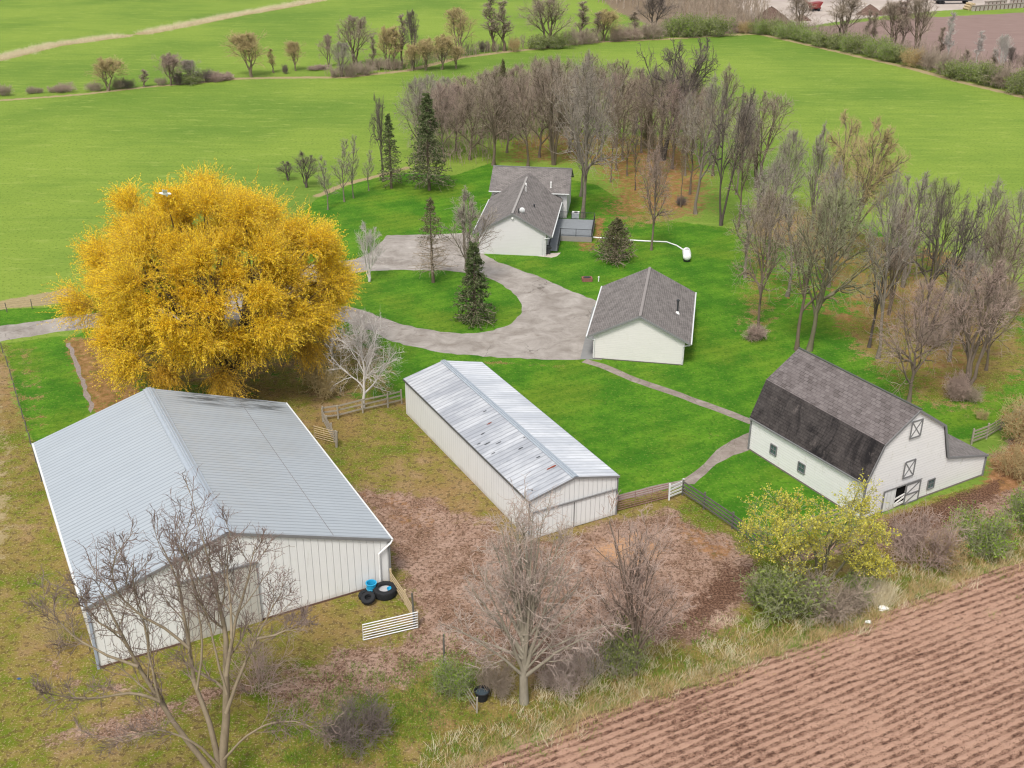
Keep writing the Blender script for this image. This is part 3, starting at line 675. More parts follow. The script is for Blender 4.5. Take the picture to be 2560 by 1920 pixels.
# sliding door across the gable: track line falls slightly to the left
a_ = B.on(1225, 1087, (0, 1, 0), 0); b_ = B.on(1332, 1053, (0, 1, 0), 0)
zt_ = (a_[2] + b_[2]) / 2
mb = MB(); mb.bar((-gx + .2, -.12, zt_), (gx - .1, -.12, zt_), .1, .1); mb.build('door_track', M_TRIM, B.o)
mid = B.on(1239, 1100, (0, 1, 0), 0)[0]
for x0, x1, yy in ((-gx + .25, mid - .02, -.06), (mid + .02, gx - .15, -.07)):
    mb = MB(); zz = zt_ - .08
    T = [(x0, yy, .06), (x1, yy, .06), (x1, yy, zz), (x0, yy, zz)]; mb.face(T, [(p[0] + .2, p[2]) for p in T]); mb.box(((x0 + x1) / 2, yy + .025, zz / 2 + .03), (x1 - x0, .04, zz - .06)); mb.build('door', M_WALL_B, B.o)
mb = MB(); mb.bar((mid, -.1, .06), (mid, -.1, zt_), .04, .05, up=(1, 0, 0)); mb.build('door_edge', M_TRIM, B.o)
bars(B, 'corner_trim', M_TRIM, [((gx + .02, -.03, 0), (gx + .02, -.03, prof[2][1]), .09, .09), ((-gx - .02, -.03, 0), (-gx - .02, -.03, prof[4][1]), .09, .09)], (0, 1, 0))
# bare and rusted places on the roof
nl = np.array([-s_, 0, 1.0]); nl /= np.linalg.norm(nl); cpl = nl @ np.array([0, 0, zt])
R2 = lambda x, y: (900 / 1.1573 + x / 3.2, 880 / 1.1573 + y / 3.2)
for k, (x, y, l, h, red) in enumerate([(862, 411, .5, .16, 0), (895, 495, .7, .2, 1), (850, 566, .55, .16, 0), (822, 636, .5, .14, 0), (880, 634, .9, .16, 0), (957, 630, .7, .14, 0), (1110, 668, .6, .2, 0), (1135, 594, .4, .12, 0), (1232, 728, .6, .18, 0), (1322, 800, 1.25, .3, 1), (920, 702, .5, .15, 0), (1190, 958, .2, .2, 0)]):
    P = B.on(*R2(x, y), nl, cpl); rng = random.Random(k)
    mb = MB(); n_ = 11; ring = []
    for i in range(n_):
        a = 2 * math.pi * i / n_; rx = l / 2 * rng.uniform(.7, 1.1) * math.cos(a); ry = h / 2 * rng.uniform(.6, 1.2) * math.sin(a)
        ring.append((P[0] + rx, P[1] + ry, zt + (P[0] + rx) * s_ + .038))
    ring = [(p[0] * .8 + P[0] * .2, p[1] * .75 + P[1] * .25, zt + (p[0] * .8 + P[0] * .2) * s_ + .038) for p in ring]; mb.face(ring, [(p[0], p[1]) for p in ring]); mb.build('rust_patch' if red else 'bare_patch', M_RUST if red else M_DARKSPOT, B.o)

# ---- gambrel barn
C = Bld(31.63, 77.83, R_(30.18), name='gambrel_barn', cat='barn', label='white gambrel barn with dark shingle roof and lean-to beside the fence row')
w, L, ze, zt, wk, zk = 4.78, 13.24, 3.31, 8.67, 3.39, 6.48
zen, zef = 3.42, 3.18
J = C.on(2045, 987, (0, 1, 0), 0); E_ = C.on(2132, 980, (0, 1, 0), 0); Bs = C.on(2119, 1047, (0, 1, 0), 0)
jx, jz = J[0] + .0, J[2]; ex, ez = E_[0], E_[2]
kxr = 3.39
roof_slab(C, 'roof', 0, zt, -wk, zk, -.15, L + .15, M_SHING_D, .12); roof_slab(C, 'roof', 0, zt, kxr, zk, -.15, L + .15, M_SHING_D, .12)
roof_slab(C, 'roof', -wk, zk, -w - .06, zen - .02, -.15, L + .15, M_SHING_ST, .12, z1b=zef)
roof_slab(C, 'roof', kxr, zk, jx, jz + .12, -.15, L + .15, M_SHING_D, .12)
lt = roof_slab(C, 'lean_to_roof', jx - .02, jz + .04, ex, ez, -.15, L * .75, M_SHING, .12)
bx = min(ex - .12, Bs[0]); gx = w - .12
prof = [(-gx, 0), (bx, 0), (bx, ez - .12 + (ex - bx) * (jz - ez) / (ex - jx)), (jx + .03, jz - .08), (jx - .08, jz - .02), (kxr - .03, zk - .16), (0, zt - .15), (-wk + .03, zk - .16), (-gx, zen - .1)]
gable(C, 'wall', prof, 0.0, M_CLAP_C)
gable(C, 'wall', [(-gx, 0), (jx - .1, 0), (jx - .1, jz), (kxr - .03, zk - .16), (0, zt - .15), (-wk + .03, zk - .16), (-gx, zef - .1)], L, M_CLAP_C, -1)
side(C, 'wall', -gx, .13, L - .13, zen - .12, zef - .12, M_CLAP_C, 1)
side(C, 'wall', jx - .1, .13, L - .13, jz - .1, jz - .1, M_CLAP_C, -1)
side(C, 'wall', bx, .13, L * .75 - .2, prof[2][1], prof[2][1], M_CLAP_C, -1)
wall(C, 'wall', [(jx - .1, L * .75 - .2, 0), (bx, L * .75 - .2, 0), (bx, L * .75 - .2, ez - .12), (jx - .1, L * .75 - .2, jz - .1)], [(0, 0), (4, 0), (4, 2.6), (0, 3.3)], M_CLAP_C, inward=(0, -1, 0))
mb = MB()
for a_, b_ in (((0, zt - .08), (-wk, zk - .08)), ((-wk, zk - .08), (-w - .04, zen - .08)), ((0, zt - .08), (kxr, zk - .08)), ((kxr, zk - .08), (jx, jz + .06)), ((jx, jz - .02), (ex, ez - .08))):
    mb.bar((a_[0], -.17, a_[1]), (b_[0], -.17, b_[1]), .05, .2)
mb.build('gable_trim', M_TRIM, C.o)
mb = MB(); mb.bar((0.05, -.2, zt + .06), (0.05, L + .2, zt + .06), .16, .07); mb.build('ridge_cap', M_TRIM_D, C.o)
bars(C, 'corner_trim', M_TRIM, [((x, y, 0), (x, y, h), .14, .14) for x, y, h in ((-gx - .03, -.03, zen - .15), (bx + .03, -.03, ez - .2), (-gx - .03, L + .03, zef - .15))], (0, 1, 0))
mb = MB(); mb.bar((-w - .1, -.1, zen - .1), (-w - .1, L + .1, zef - .1), .07, .12); mb.build('eave_trim', M_TRIM, C.o)
mb = MB(); mb.bar((-gx - .02, -.03, .06), (bx, -.03, .06), .05, .14); mb.bar((-gx - .02, 0, .06), (-gx - .02, L, .06), .05, .14); mb.build('foundation', plain('stone_footing', (.16, .14, .12)), C.o)
R3c = lambda x, y: (1760 / 1.1573 + x / 3.2, 820 / 1.1573 + y / 3.2)
def face_rect(Bd, zoomf, corners, plane, c):
    P = [Bd.on(*zoomf(*q_), plane, c) for q_ in corners]; return P
def xdoor(cor, nm):
    P = face_rect(C, R3c, cor, (0, 1, 0), 0); x0 = min(p[0] for p in P); x1 = max(p[0] for p in P); z0 = min(p[2] for p in P); z1 = max(p[2] for p in P)
    x0 = (P[0][0] + P[3][0]) / 2; x1 = (P[1][0] + P[2][0]) / 2; z1 = (P[0][2] + P[1][2]) / 2; z0 = (P[2][2] + P[3][2]) / 2
    mb = MB(); mb.box(((x0 + x1) / 2, -.04, (z0 + z1) / 2), (x1 - x0, .07, z1 - z0)); d = mb.build(nm, M_CLAP_C, C.o)
    f = MB(); y = -.095; t = .13
    for a, b in (((x0, z0), (x1, z0)), ((x1, z0), (x1, z1)), ((x1, z1), (x0, z1)), ((x0, z1), (x0, z0))): f.bar((a[0], y, a[1]), (b[0], y, b[1]), t, .04, up=(0, 1, 0))
    f.bar((x0, y + .01, z0), (x1, y + .01, z1), .1, .03, up=(0, 1, 0)); f.bar((x0, y + .014, z1), (x1, y + .014, z0), .1, .03, up=(0, 1, 0)); f.build('door_frame', M_TRIM, d)
    return x0, x1, z0, z1
(xdoor([(1438, 645), (1506, 630), (1490, 740), (1415, 762)], 'loft_door'))
(xdoor([(1388, 925), (1455, 905), (1440, 1015), (1368, 1035)], 'loft_door'))
def window(Bd, parent, P, axis_n, nx=2, nz=2, glass=M_GLASS, frame=M_TRIM, off=-.05):
    """P: 4 local corners (tl,tr,br,bl) on a wall plane; axis_n outward normal (local)"""
    n_ = np.array(axis_n, float); P = [np.array(p, float) for p in P]
    if abs(n_[0]) > .5: h = 1
    else: h = 0
    a0 = (P[0][h] + P[3][h]) / 2; a1 = (P[1][h] + P[2][h]) / 2; z1 = (P[0][2] + P[1][2]) / 2; z0 = (P[2][2] + P[3][2]) / 2; base = P[0].copy()
    def pt(a, z, k): p = base.copy(); p[h] = a; p[2] = z; p[1 - h] = base[1 - h]; return p + n_ * k
    f = MB(); t = .09
    for a, b in (((a0, z0), (a1, z0)), ((a1, z0), (a1, z1)), ((a1, z1), (a0, z1)), ((a0, z1), (a0, z0))): f.bar(pt(*a, .05), pt(*b, .05), t, .07, up=tuple(n_))
    for i in range(1, nx): x = a0 + (a1 - a0) * i / nx; f.bar(pt(x, z0, .035), pt(x, z1, .035), .035, .03, up=tuple(n_))
    for i in range(1, nz): z = z0 + (z1 - z0) * i / nz; f.bar(pt(a0, z, .038), pt(a1, z, .038), .035, .03, up=tuple(n_))
    wn = f.build('window', frame, parent)
    g = MB(); A_, B_ = pt(a0, z0, .012), pt(a1, z1, .012); q_ = [pt(a0, z0, .012), pt(a1, z0, .012), pt(a1, z1, .012), pt(a0, z1, .012)]
    nn = np.cross(q_[1] - q_[0], q_[3] - q_[0])
    g.face(q_ if nn @ n_ > 0 else q_[::-1]); g.build('pane', glass, wn); return wn
M_PANE = plain('old_glass', (.07, .11, .11), .2, .6, 0, .5, 4)
for cor in ([(465, 800), (506, 820), (500, 885), (458, 862)], [(655, 922), (702, 948), (695, 1010), (650, 985)]):
    P = face_rect(C, R3c, cor, (1, 0, 0), -gx); window(C, C.o, P, (-1, 0, 0), 2, 2, M_PANE)
P = face_rect(C, R3c, [(1550, 1050), (1594, 1037), (1583, 1100), (1537, 1113)], (0, 1, 0), 0); window(C, C.o, P, (0, -1, 0), 2, 2, M_PANE)
# barn doorway: slid-back panel, black opening with rails, z-braced door
P = face_rect(C, R3c, [(1320, 1105), (1388, 1088), (1368, 1255), (1298, 1275)], (0, 1, 0), 0)
x0, x1, zt1 = (P[0][0] + P[3][0]) / 2, (P[1][0] + P[2][0]) / 2, (P[0][2] + P[1][2]) / 2; z0 = .12
mb = MB(); mb.box(((x0 + x1) / 2, -.008, (z0 + zt1) / 2), (x1 - x0, .02, zt1 - z0)); op = mb.build('doorway', M_BLACK, C.o)
mb = MB(); mb.bar((x0 + .03, -.05, zt1 * .45), (x1, -.05, zt1 * .55), .14, .05, up=(0, 1, 0)); mb.bar((x0 + .03, -.05, zt1 * .18), (x1, -.05, zt1 * .42), .14, .05, up=(0, 1, 0)); mb.bar((x0 + .03, -.05, .2), (x1, -.05, .32), .2, .05, up=(0, 1, 0)); mb.build('barrier_boards', M_CLAP_C, op)
P = face_rect(C, R3c, [(1240, 1128), (1316, 1108), (1296, 1280), (1218, 1308)], (0, 1, 0), 0); lx = (P[0][0] + P[3][0]) / 2
mb = MB(); mb.box(((lx + x0) / 2, -.09, (zt1 + .05) / 2 + .03), (x0 - lx, .06, zt1 - .02)); dd = mb.build('door', M_WALL_B, C.o)
mb = MB(); mb.bar((lx - .04, -.1, .05), (lx - .04, -.1, zt1 + .1), .07, .1, up=(0, 1, 0)); mb.build('door_edge', M_TRIM, dd)
P = face_rect(C, R3c, [(1395, 1085), (1484, 1053), (1462, 1225), (1372, 1255)], (0, 1, 0), 0); rx = (P[1][0] + P[2][0]) / 2
mb = MB(); mb.box(((x1 + rx) / 2, -.09, zt1 / 2 + .07), (rx - x1, .05, zt1 - .06)); dd = mb.build('door', M_CLAP_C, C.o)
f = MB(); y = -.14; zm = zt1 * .5
for a, b in (((x1, .1), (rx, .1)), ((rx, .1), (rx, zt1)), ((rx, zt1), (x1, zt1)), ((x1, zt1), (x1, .1)), ((x1, zm), (rx, zm))): f.bar((a[0], y, a[1]), (b[0], y, b[1]), .13, .04, up=(0, 1, 0))
f.bar((x1, y + .012, .1), (rx, y + .012, zm), .11, .03, up=(0, 1, 0)); f.bar((x1, y + .012, zm), (rx, y + .012, zt1), .11, .03, up=(0, 1, 0)); f.build('door_brace', M_TRIM, dd)
mb = MB(); mb.bar((lx - .1, -.15, zt1 + .14), (rx + .1, -.15, zt1 + .14), .06, .1); mb.build('door_track', M_TRIM, C.o)

# ---- garage
D = Bld(12.87, 105.11, R_(-10.03), name='garage', cat='garage', label='cream sided garage with grey shingle roof and a black flue pipe')
w, L, ze, zt = 5.27, 14.75, 2.61, 5.25
s_ = (zt - ze) / w
roof_slab(D, 'roof', 0, zt, -w, ze, 0, L, M_SHING, .14, edge_mat=M_TRIM); roof_slab(D, 'roof', 0, zt, w, ze, 0, L, M_SHING, .14, edge_mat=M_TRIM)
gx = w - .62; hz = zt - s_ * gx - .15; prof = [(-gx, 0), (gx, 0), (gx, hz), (0, zt - .15), (-gx, hz)]
gable(D, 'wall', prof, .35, M_CLAP_D); gable(D, 'wall', prof, L - .35, M_CLAP_D, -1)
side(D, 'wall', -gx, .48, L - .48, hz, hz, M_CLAP_D, 1); side(D, 'wall', gx, .48, L - .48, hz, hz, M_CLAP_D, -1)
mb = MB(); mb.bar((-w, -.03, ze - .1), (0, -.03, zt - .1), .05, .2); mb.bar((0, -.03, zt - .1), (w, -.03, ze - .1), .05, .2); mb.build('gable_trim', M_TRIM, D.o)
bars(D, 'gutter', M_GUT, [((q_ * (w + .07), -.02, ze - .05), (q_ * (w + .07), L, ze - .05), .13, .13) for q_ in (-1, 1)])
mb = MB(); nk = NT('ridge_shingle', .95, .1); mb.bar((0, -.02, zt + .01), (0, L, zt + .01), .28, .05); mb.build('ridge_cap', plain('ridge_shingle', (.21, .19, .18), .95), D.o)
for q_ in (-1, 1):
    mb = MB(); mb.tube([(q_ * (w + .05), .05, ze - .12), (q_ * (w - .1), .2, ze - .3), (q_ * (gx - .12), .28, ze - .45), (q_ * (gx - .12), .28, .1)], .055); mb.build('downspout', M_GUT, D.o)
nl = np.array([s_, 0, 1.0]); P = D.on(1463, 676, nl, zt)
mb = MB(); mb.lathe([(.0, 0), (.26, 0.0), (.14, .25), (.1, .3)], (P[0], P[1], P[2] - .1)); fl = mb.build('flue_flashing', M_PVC, D.o)
mb = MB(); mb.lathe([(.10, .2), (.10, 1.45), (.17, 1.45), (.17, 1.58), (.05, 1.66), (0, 1.66)], (P[0], P[1], P[2] - .1)); mb.build('flue_pipe', M_CHAR, D.o)
for k in range(2):
    mb = MB(); y0 = 2.2 + k * 5.6; mb.box((-gx - .03, y0 + 2.2, 1.1), (.05, 4.4, 2.15)); mb.build('garage_door', M_PVC, D.o)
mb = MB(); mb.bar((-gx - .02, .33, .04), (gx, .33, .04), .03, .1); mb.build('foundation', plain('dark_footing', (.10, .09, .08)), D.o)

# ---- house
HA = -.118
H = Bld(-.087, 138.45, HA, name='farmhouse', cat='house', label='pale grey ranch house with crossing gable roofs and a side deck')
w, L, ze, zt = 5.106, 16.5, 2.81, 5.70
s_ = (zt - ze) / w
# front wing roof runs back until it meets the cross wing
for q_ in (-1, 1): roof_slab(H, 'roof', 0, zt, q_ * w, ze, 0, L + 3.2, M_SHING, .14, edge_mat=M_TRIM)
gx = w - .75; hz = zt - s_ * gx - .15; prof = [(-gx, 0), (gx, 0), (gx, hz), (0, zt - .15), (-gx, hz)]
gable(H, 'wall', prof, .3, M_CLAP_H); side(H, 'wall', -gx, .43, L + 3, hz, hz, M_CLAP_H, 1); side(H, 'wall', gx, .43, L + 3, hz, hz, M_CLAP_H, -1)
mb = MB(); mb.bar((-w, -.03, ze - .1), (0, -.03, zt - .1), .05, .2); mb.bar((0, -.03, zt - .1), (w, -.03, ze - .1), .05, .2); mb.build('gable_trim', M_TRIM, H.o)
bars(H, 'gutter', M_GUT, [((q_ * (w + .07), -.02, ze - .05), (q_ * (w + .07), L - 1, ze - .05), .12, .12) for q_ in (-1, 1)])
mb = MB(); mb.bar((0, -.02, zt + .01), (0, L + 1.0, zt + .01), .28, .05); mb.build('ridge_cap', plain('ridge_shingle_light', (.26, .245, .23), .95), H.o)
mb = MB(); mb.tube([(w + .05, .05, ze - .12), (w - .3, .18, ze - .3), (gx - .15, .22, ze - .4), (gx - .15, .22, .1)], .055); mb.tube([(gx - .45, .24, ze - .2), (gx - .45, .24, .2)], .045); mb.build('downspout', M_GUT, H.o)
mb = MB(); mb.lathe([(0, -.22), (.12, -.2), (.16, -.1), (.12, 0), (0, 0)], (0.0, .28, zt - .75), axis='y'); mb.build('gable_lamp', M_PVC, H.o)
# cross wing (two storeys)
cw = np.array([2.237, 155.045]); lc = H.loc((cw[0], cw[1], 0)); X0, Y0 = lc[0], lc[1]
Lx, Dd, ce, cr = 5.732, 4.693, 3.67, 6.086
def cross_slab(nm, y_e, y_r, sgn):
    mb = MB(); T = [(X0 - Lx, y_e, ce), (X0 + Lx, y_e, ce), (X0 + Lx, y_r, cr), (X0 - Lx, y_r, cr)]
    T = T if sgn > 0 else T[::-1]
    u = [(p[0], math.hypot(p[1] - y_r, p[2] - cr)) for p in T]; mb.face(T, u, 0); Bm = [(p[0], p[1], p[2] - .14) for p in T]; mb.face(Bm[::-1], u, 1)
    for i in range(4): j = (i + 1) % 4; mb.face([T[j], T[i], Bm[i], Bm[j]], None, 1)
    mb.build(nm, [M_SHING, M_TRIM], H.o)
cross_slab('roof', Y0, Y0 + Dd, 1); cross_slab('roof', Y0 + 2 * Dd, Y0 + Dd, -1)
for sx in (-1, 1):
    x = X0 + sx * (Lx - .35); pr = [(x, Y0 + .5, 0), (x, Y0 + 2 * Dd - .5, 0), (x, Y0 + 2 * Dd - .5, ce + .1), (x, Y0 + Dd, cr - .16), (x, Y0 + .5, ce + .1)]
    wall(H, 'wall', pr, [(p[1], p[2]) for p in pr], M_CLAP_H, inward=(-sx, 0, 0))
for y, sg in ((Y0 + .5, 1), (Y0 + 2 * Dd - .5, -1)):
    x0, x1 = X0 - Lx + .48, X0 + Lx - .48; wall(H, 'wall', [(x0, y, 0), (x1, y, 0), (x1, y, ce + .08), (x0, y, ce + .08)], [(x0, 0), (x1, 0), (x1, ce), (x0, ce)], M_CLAP_H, inward=(0, sg, 0))
mb = MB(); mb.bar((X0 - Lx, Y0 - .05, ce - .06), (X0 + Lx, Y0 - .05, ce - .06), .12, .12); mb.build('gutter', M_GUT, H.o)
mb = MB(); mb.bar((X0 - Lx, Y0 + Dd, cr + .01), (X0 + Lx, Y0 + Dd, cr + .01), .25, .05); mb.build('ridge_cap', M_TRIM, H.o)
R5 = lambda x, y: (743.1 + x / 2.7428, 328.3 + y / 2.7428)
nlr = np.array([s_, 0, 1.0])
for (x, y, r, h, mt) in ((1035, 362, .07, .55, M_CHAR), (1127, 325, .1, .28, M_CHAR), (1078, 232, .05, .55, M_PVC), (1078, 195, .1, .2, M_PVC)):
    P = H.on(*R5(x, y), nlr, zt); mb = MB(); mb.lathe([(0, -.1), (r * 1.6, -.1), (r * 1.4, .02), (r, .05), (r, h), (r * 1.3, h), (r * 1.3, h + .06), (0, h + .06)], P); mb.build('roof_vent', mt, H.o)
P = H.on(*R5(1055, 362), nlr, zt); mb = MB()
mb.tube([P, P + np.array([0, 0, .35])], .02)
mb.lathe([(0, 0), (.2, .03), (.36, .12), (.36, .10), (.2, .01), (0, -.02)], P + np.array([0, -.05, .38]), axis='y'); mb.build('satellite_dish', M_GUT, H.o)
nf = np.array([0, -(cr - ce) / Dd, 1.0]); P = H.on(*R5(1226, 212), nf, nf @ np.array([0, Y0, ce])); mb = MB(); mb.lathe([(0, 0), (.12, 0), (.09, .1), (.09, .75), (.13, .75), (.13, .85), (0, .9)], P); mb.build('roof_vent', M_PVC, H.o)
# deck with railing
M_DECK = plain('grey_decking', (.20, .215, .225), .7, .2, 0, .15, 2); 
DZ = .75
dq = [H.loc(G(*R5(*q_), DZ)) for q_ in ((1280, 395), (1480, 402), (1472, 502), (1272, 497))]
dx0, dx1 = gx + .02, (dq[1][0] + dq[2][0]) / 2; dy0, dy1 = (dq[2][1] + dq[3][1]) / 2, (dq[0][1] + dq[1][1]) / 2
dk = empty('deck', (H.o.location.x, H.o.location.y, 0), HA, 'grey wooden deck with black railing beside the farmhouse', 'deck')
mb = MB()
nb = int((dy1 - dy0) / .145)
for k in range(nb): mb.box(((dx0 + dx1) / 2, dy0 + (k + .5) * (dy1 - dy0) / nb, DZ - .02), (dx1 - dx0, (dy1 - dy0) / nb - .012, .04))
mb.build('deck_boards', M_DECK, dk)
mb = MB(); mb.box(((dx0 + dx1) / 2, dy0 - .02, DZ / 2), (dx1 - dx0, .04, DZ - .05)); mb.box((dx1 + .02, (dy0 + dy1) / 2, DZ / 2), (.04, dy1 - dy0, DZ - .05)); mb.build('skirting', plain('deck_skirt', (.24, .22, .20)), dk)
def railing(pts, par, h=1.0, baluster=.13):
    for a, b in zip(pts[:-1], pts[1:]):
        a = np.array(a, float); b = np.array(b, float); Lr = np.linalg.norm(b - a); k = max(1, int(round(Lr / 1.8)))
        for i in range(k + 1): mb = MB(); p = a + (b - a) * i / k; mb.bar(p, p + np.array([0, 0, h + .05]), .08, .08, up=(0, 1, 0)); mb.build('railing_post', M_CHAR, par)
        mb = MB(); mb.bar(a + np.array([0, 0, h]), b + np.array([0, 0, h]), .06, .05); mb.bar(a + np.array([0, 0, .1]), b + np.array([0, 0, .1]), .05, .04)
        for i in range(1, int(Lr / baluster)): p = a + (b - a) * i * baluster / Lr; mb.bar(p + np.array([0, 0, .1]), p + np.array([0, 0, h]), .018, .018, up=(0, 1, 0))
        mb.build('railing', M_CHAR, par)
railing([(dx0 + 1.3, dy0, DZ), (dx1, dy0, DZ), (dx1, dy1, DZ), (dx0 + .6, dy1, DZ)], dk)
# ramp from the deck down along the wall
mb = MB(); ry1 = dy0; ry0 = H.loc(G(*R5(1240, 590)))[1]; rx0, rx1 = gx + .15, gx + 1.35
mb.face([(rx0, ry0, .08), (rx1, ry0, .08), (rx1, ry1, DZ - .02), (rx0, ry1, DZ - .02)]); mb.face([(rx0, ry0, 0), (rx0, ry1, 0), (rx0, ry1, DZ), (rx0, ry0, .08)]); mb.face([(rx1, ry0, 0), (rx1, ry0, .08), (rx1, ry1, DZ - .02), (rx1, ry1, 0)])
mb.build('ramp', M_DECK, dk); railing([(rx1, ry0, .08), (rx1, ry1, DZ)], dk, .95)
P = H.loc(G(*R5(1372, 385), DZ + .3)); hb = empty('air_conditioner', tuple(G(*R5(1372, 392), DZ)), HA, 'pale grey air conditioning cabinet standing on the deck', 'air conditioner')
mb = MB(); mb.box((0, 0, .42), (1.0, .9, .8)); bd_ = mb.build('housing', plain('grey_cabinet', (.33, .36, .37), .5), hb)
mb = MB(); mb.lathe([(.36, .83), (.36, .86), (.3, .88), (0, .88)], (0, 0, 0)); mb.build('fan_guard', M_CHAR, hb)
mb = MB(); mb.box((0, 0, .845), (1.04, .94, .04)); mb.build('lid', M_PVC, hb)
gr = empty('grill', tuple(G(*R5(1206, 603))), HA, 'black barbecue grill standing against the farmhouse gable corner', 'grill')
mb = MB(); mb.box((0, 0, .45), (.7, .5, .6)); mb.build('cart', M_CHAR, gr)
mb = MB(); mb.lathe([(0, -.38), (.24, -.38), (.28, 0), (.24, .38), (0, .38)], (0, 0, .9), axis='x', k=14); mb.build('hood', M_CHAR, gr)
mb = MB(); mb.bar((-.55, 0, .82), (.55, 0, .82), .4, .04); mb.build('side_shelf', M_TRIM_D, gr)
for sx in (-.3, .3): mb = MB(); mb.lathe([(.0, -.03), (.1, -.03), (.1, .03), (0, .03)], (sx, -.2, .1), axis='x', k=12); mb.build('wheel', M_BLACK, gr)
sheet('house_slab', GP([R5(1150, 618), R5(1185, 600), R5(1285, 597), R5(1262, 618), R5(1230, 626)]), .008, plain('pale_slab', (.42, .37, .32), .95), 'small pale concrete slab at the foot of the ramp')

# ------------------------------------------------------------------ fences, gates, small things
M_WOOD = plain('weathered_boards', (0.27, 0.24, 0.19), 0.95, 0.1, 0, 0.3, 4); M_WOOD_D = plain('dark_boards', (0.11, 0.105, 0.09), 0.95, 0.1, 0, 0.3, 4)
M_TAN = plain('new_lumber', (0.40, 0.31, 0.19), 0.9, 0.1, 0, 0.2, 4); M_GALV = plain('galvanised_tube', (0.70, 0.71, 0.71), 0.4, 0.5, 0.1)
M_RED = plain('faded_red_tube', (0.20, 0.10, 0.09), 0.6); M_WIRE = plain('rusty_wire', (0.07, 0.06, 0.05), 0.7)
def board_fence(px, label, mat, rails=3, h=1.3, post_step=2.4, board=.15, post=.14, topcap=False):
    P = [np.array([*G(u, v)[:2], 0]) for u, v in px]; f = empty('board_fence', tuple(P[0]), 0, label, 'fence'); o = P[0]
    rng = random.Random(len(label)); posts = []
    for a, b in zip(P[:-1], P[1:]):
        L = np.linalg.norm(b - a); k = max(1, int(round(L / post_step)))
        posts += [a + (b - a) * i / k for i in range(k)]
    posts.append(P[-1])
    for p in posts:
        mb = MB(); hh = h + rng.uniform(.05, .2); tl = rng.uniform(-.04, .04); mb.bar(p - o, p - o + np.array([tl, tl, hh]), post, post, up=(0, 1, 0)); mb.build('post', mat, f)
    off = np.array([0, 0, 0.])
    for r in range(rails):
        z = h * (0.28 + .68 * r / max(1, rails - 1)); mb = MB()
        for a, b in zip(posts[:-1], posts[1:]):
            d = b - a; nr = np.array([d[1], -d[0], 0]) / (np.linalg.norm(d) + 1e-9)
            j0, j1 = rng.uniform(-.03, .03), rng.uniform(-.03, .03)
            mb.bar(a - o + nr * .09 + np.array([0, 0, z + j0]), b - o + nr * .09 + np.array([0, 0, z + j1]), .04, board)
        mb.build('rail', mat, f)
    return f
def tube_gate(p0, p1, h, bars, label, mat, z0=.2, r=.028, braces=2):
    a = np.array([*G(*p0)[:2], 0]); b = np.array([*G(*p1)[:2], 0]); g = empty('tube_gate', tuple(a), 0, label, 'gate'); b = b - a; a = a * 0
    mb = MB(); up = np.array([0, 0, 1.])
    mb.tube([a + up * z0, a + up * (z0 + h), b + up * (z0 + h), b + up * z0, a + up * z0], r * 1.2, 6); mb.build('frame', mat, g)
    for i in range(1, bars):
        z = z0 + h * i / bars; m2 = MB(); m2.tube([a + up * z, b + up * z], r, 6); m2.build('bar', mat, g)
    for i in range(1, braces + 1):
        p = a + (b - a) * i / (braces + 1); m3 = MB(); m3.bar(p + up * z0, p + up * (z0 + h), .05, .03, up=(1, 0, 0)); m3.build('brace', mat, g)
    return g
board_fence([(868, 872), (838, 880), (784, 892), (731, 905), (698, 909)], 'weathered three rail board fence running from the white birch to the long shed', M_WOOD, 3, 1.35, 2.3)
board_fence([(698, 911), (726, 962)], 'short weathered board fence return ending at a leaning corner post', M_WOOD, 4, 1.35, 1.6)
tube_gate((680, 947), (722, 958), 1.1, 5, 'brown slatted stock panel between the steel barn and the fence return', M_TAN, .15, .03, 1)
board_fence([(1445, 1080), (1474, 1068)], 'pale grey board fence section beside the red tube gate', M_GUT, 4, 1.35, 2.4)
board_fence([(1474, 1070), (1520, 1100), (1581, 1142), (1646, 1192)], 'dark four rail board fence running from the path down to the yellow tree', M_WOOD_D, 4, 1.4, 2.7)
tube_gate((1334, 1105), (1443, 1077), 1.25, 6, 'long reddish tube gate hung beside the long shed', M_RED, .15, .03, 2)
board_fence([(1690, 1172), (1752, 1147), (1830, 1118)], 'pale board fence half hidden behind the yellow leafing tree', M_WOOD, 3, 1.3, 2.6)
board_fence([(2098, 960), (2130, 948), (2160, 930), (2200, 906), (2260, 872)], 'greenish weathered board fence behind the gambrel barn lean-to', M_WOOD, 4, 1.4, 2.6)
tube_gate((785, 1385), (903, 1357), 1.25, 6, 'silver tube gate lying open across the grass by the steel barn', M_GALV, .1, .032, 0)
board_fence([(846, 1262), (876, 1306), (902, 1354)], 'tan plank fence running from the steel barn corner to the silver gate', M_TAN, 4, 1.2, 3.2, .13)
def post(u, v, h, label, mat=M_WOOD_D, r=.07, lean=(0, 0)):
    P = G(u, v); mb = MB(); mb.tube([(0, 0, 0), (lean[0], lean[1], h * .5), (lean[0] * 2, lean[1] * 2, h)], [r, r * .95, r * .8], 7); o = mb.build('fence_post', mat); o.location = tuple(P); return tag(o, label, 'post')
post(896, 1357, 2.9, 'tall grey utility post at the hinge of the silver gate', M_WOOD_D, .08, (-.05, 0))
post(960, 1440, 2.6, 'tall thin grey post standing in the red dirt', M_WOOD_D, .07)
post(727, 966, 1.6, 'leaning round corner post of the short fence return', M_WOOD, .11, (.05, 0))
tube = board_fence([(962, 1450), (1000, 1492), (1030, 1540)], 'old wire and board fence overgrown with weeds beside the black tub', M_WOOD, 3, 1.1, 2.8, .06, .1)
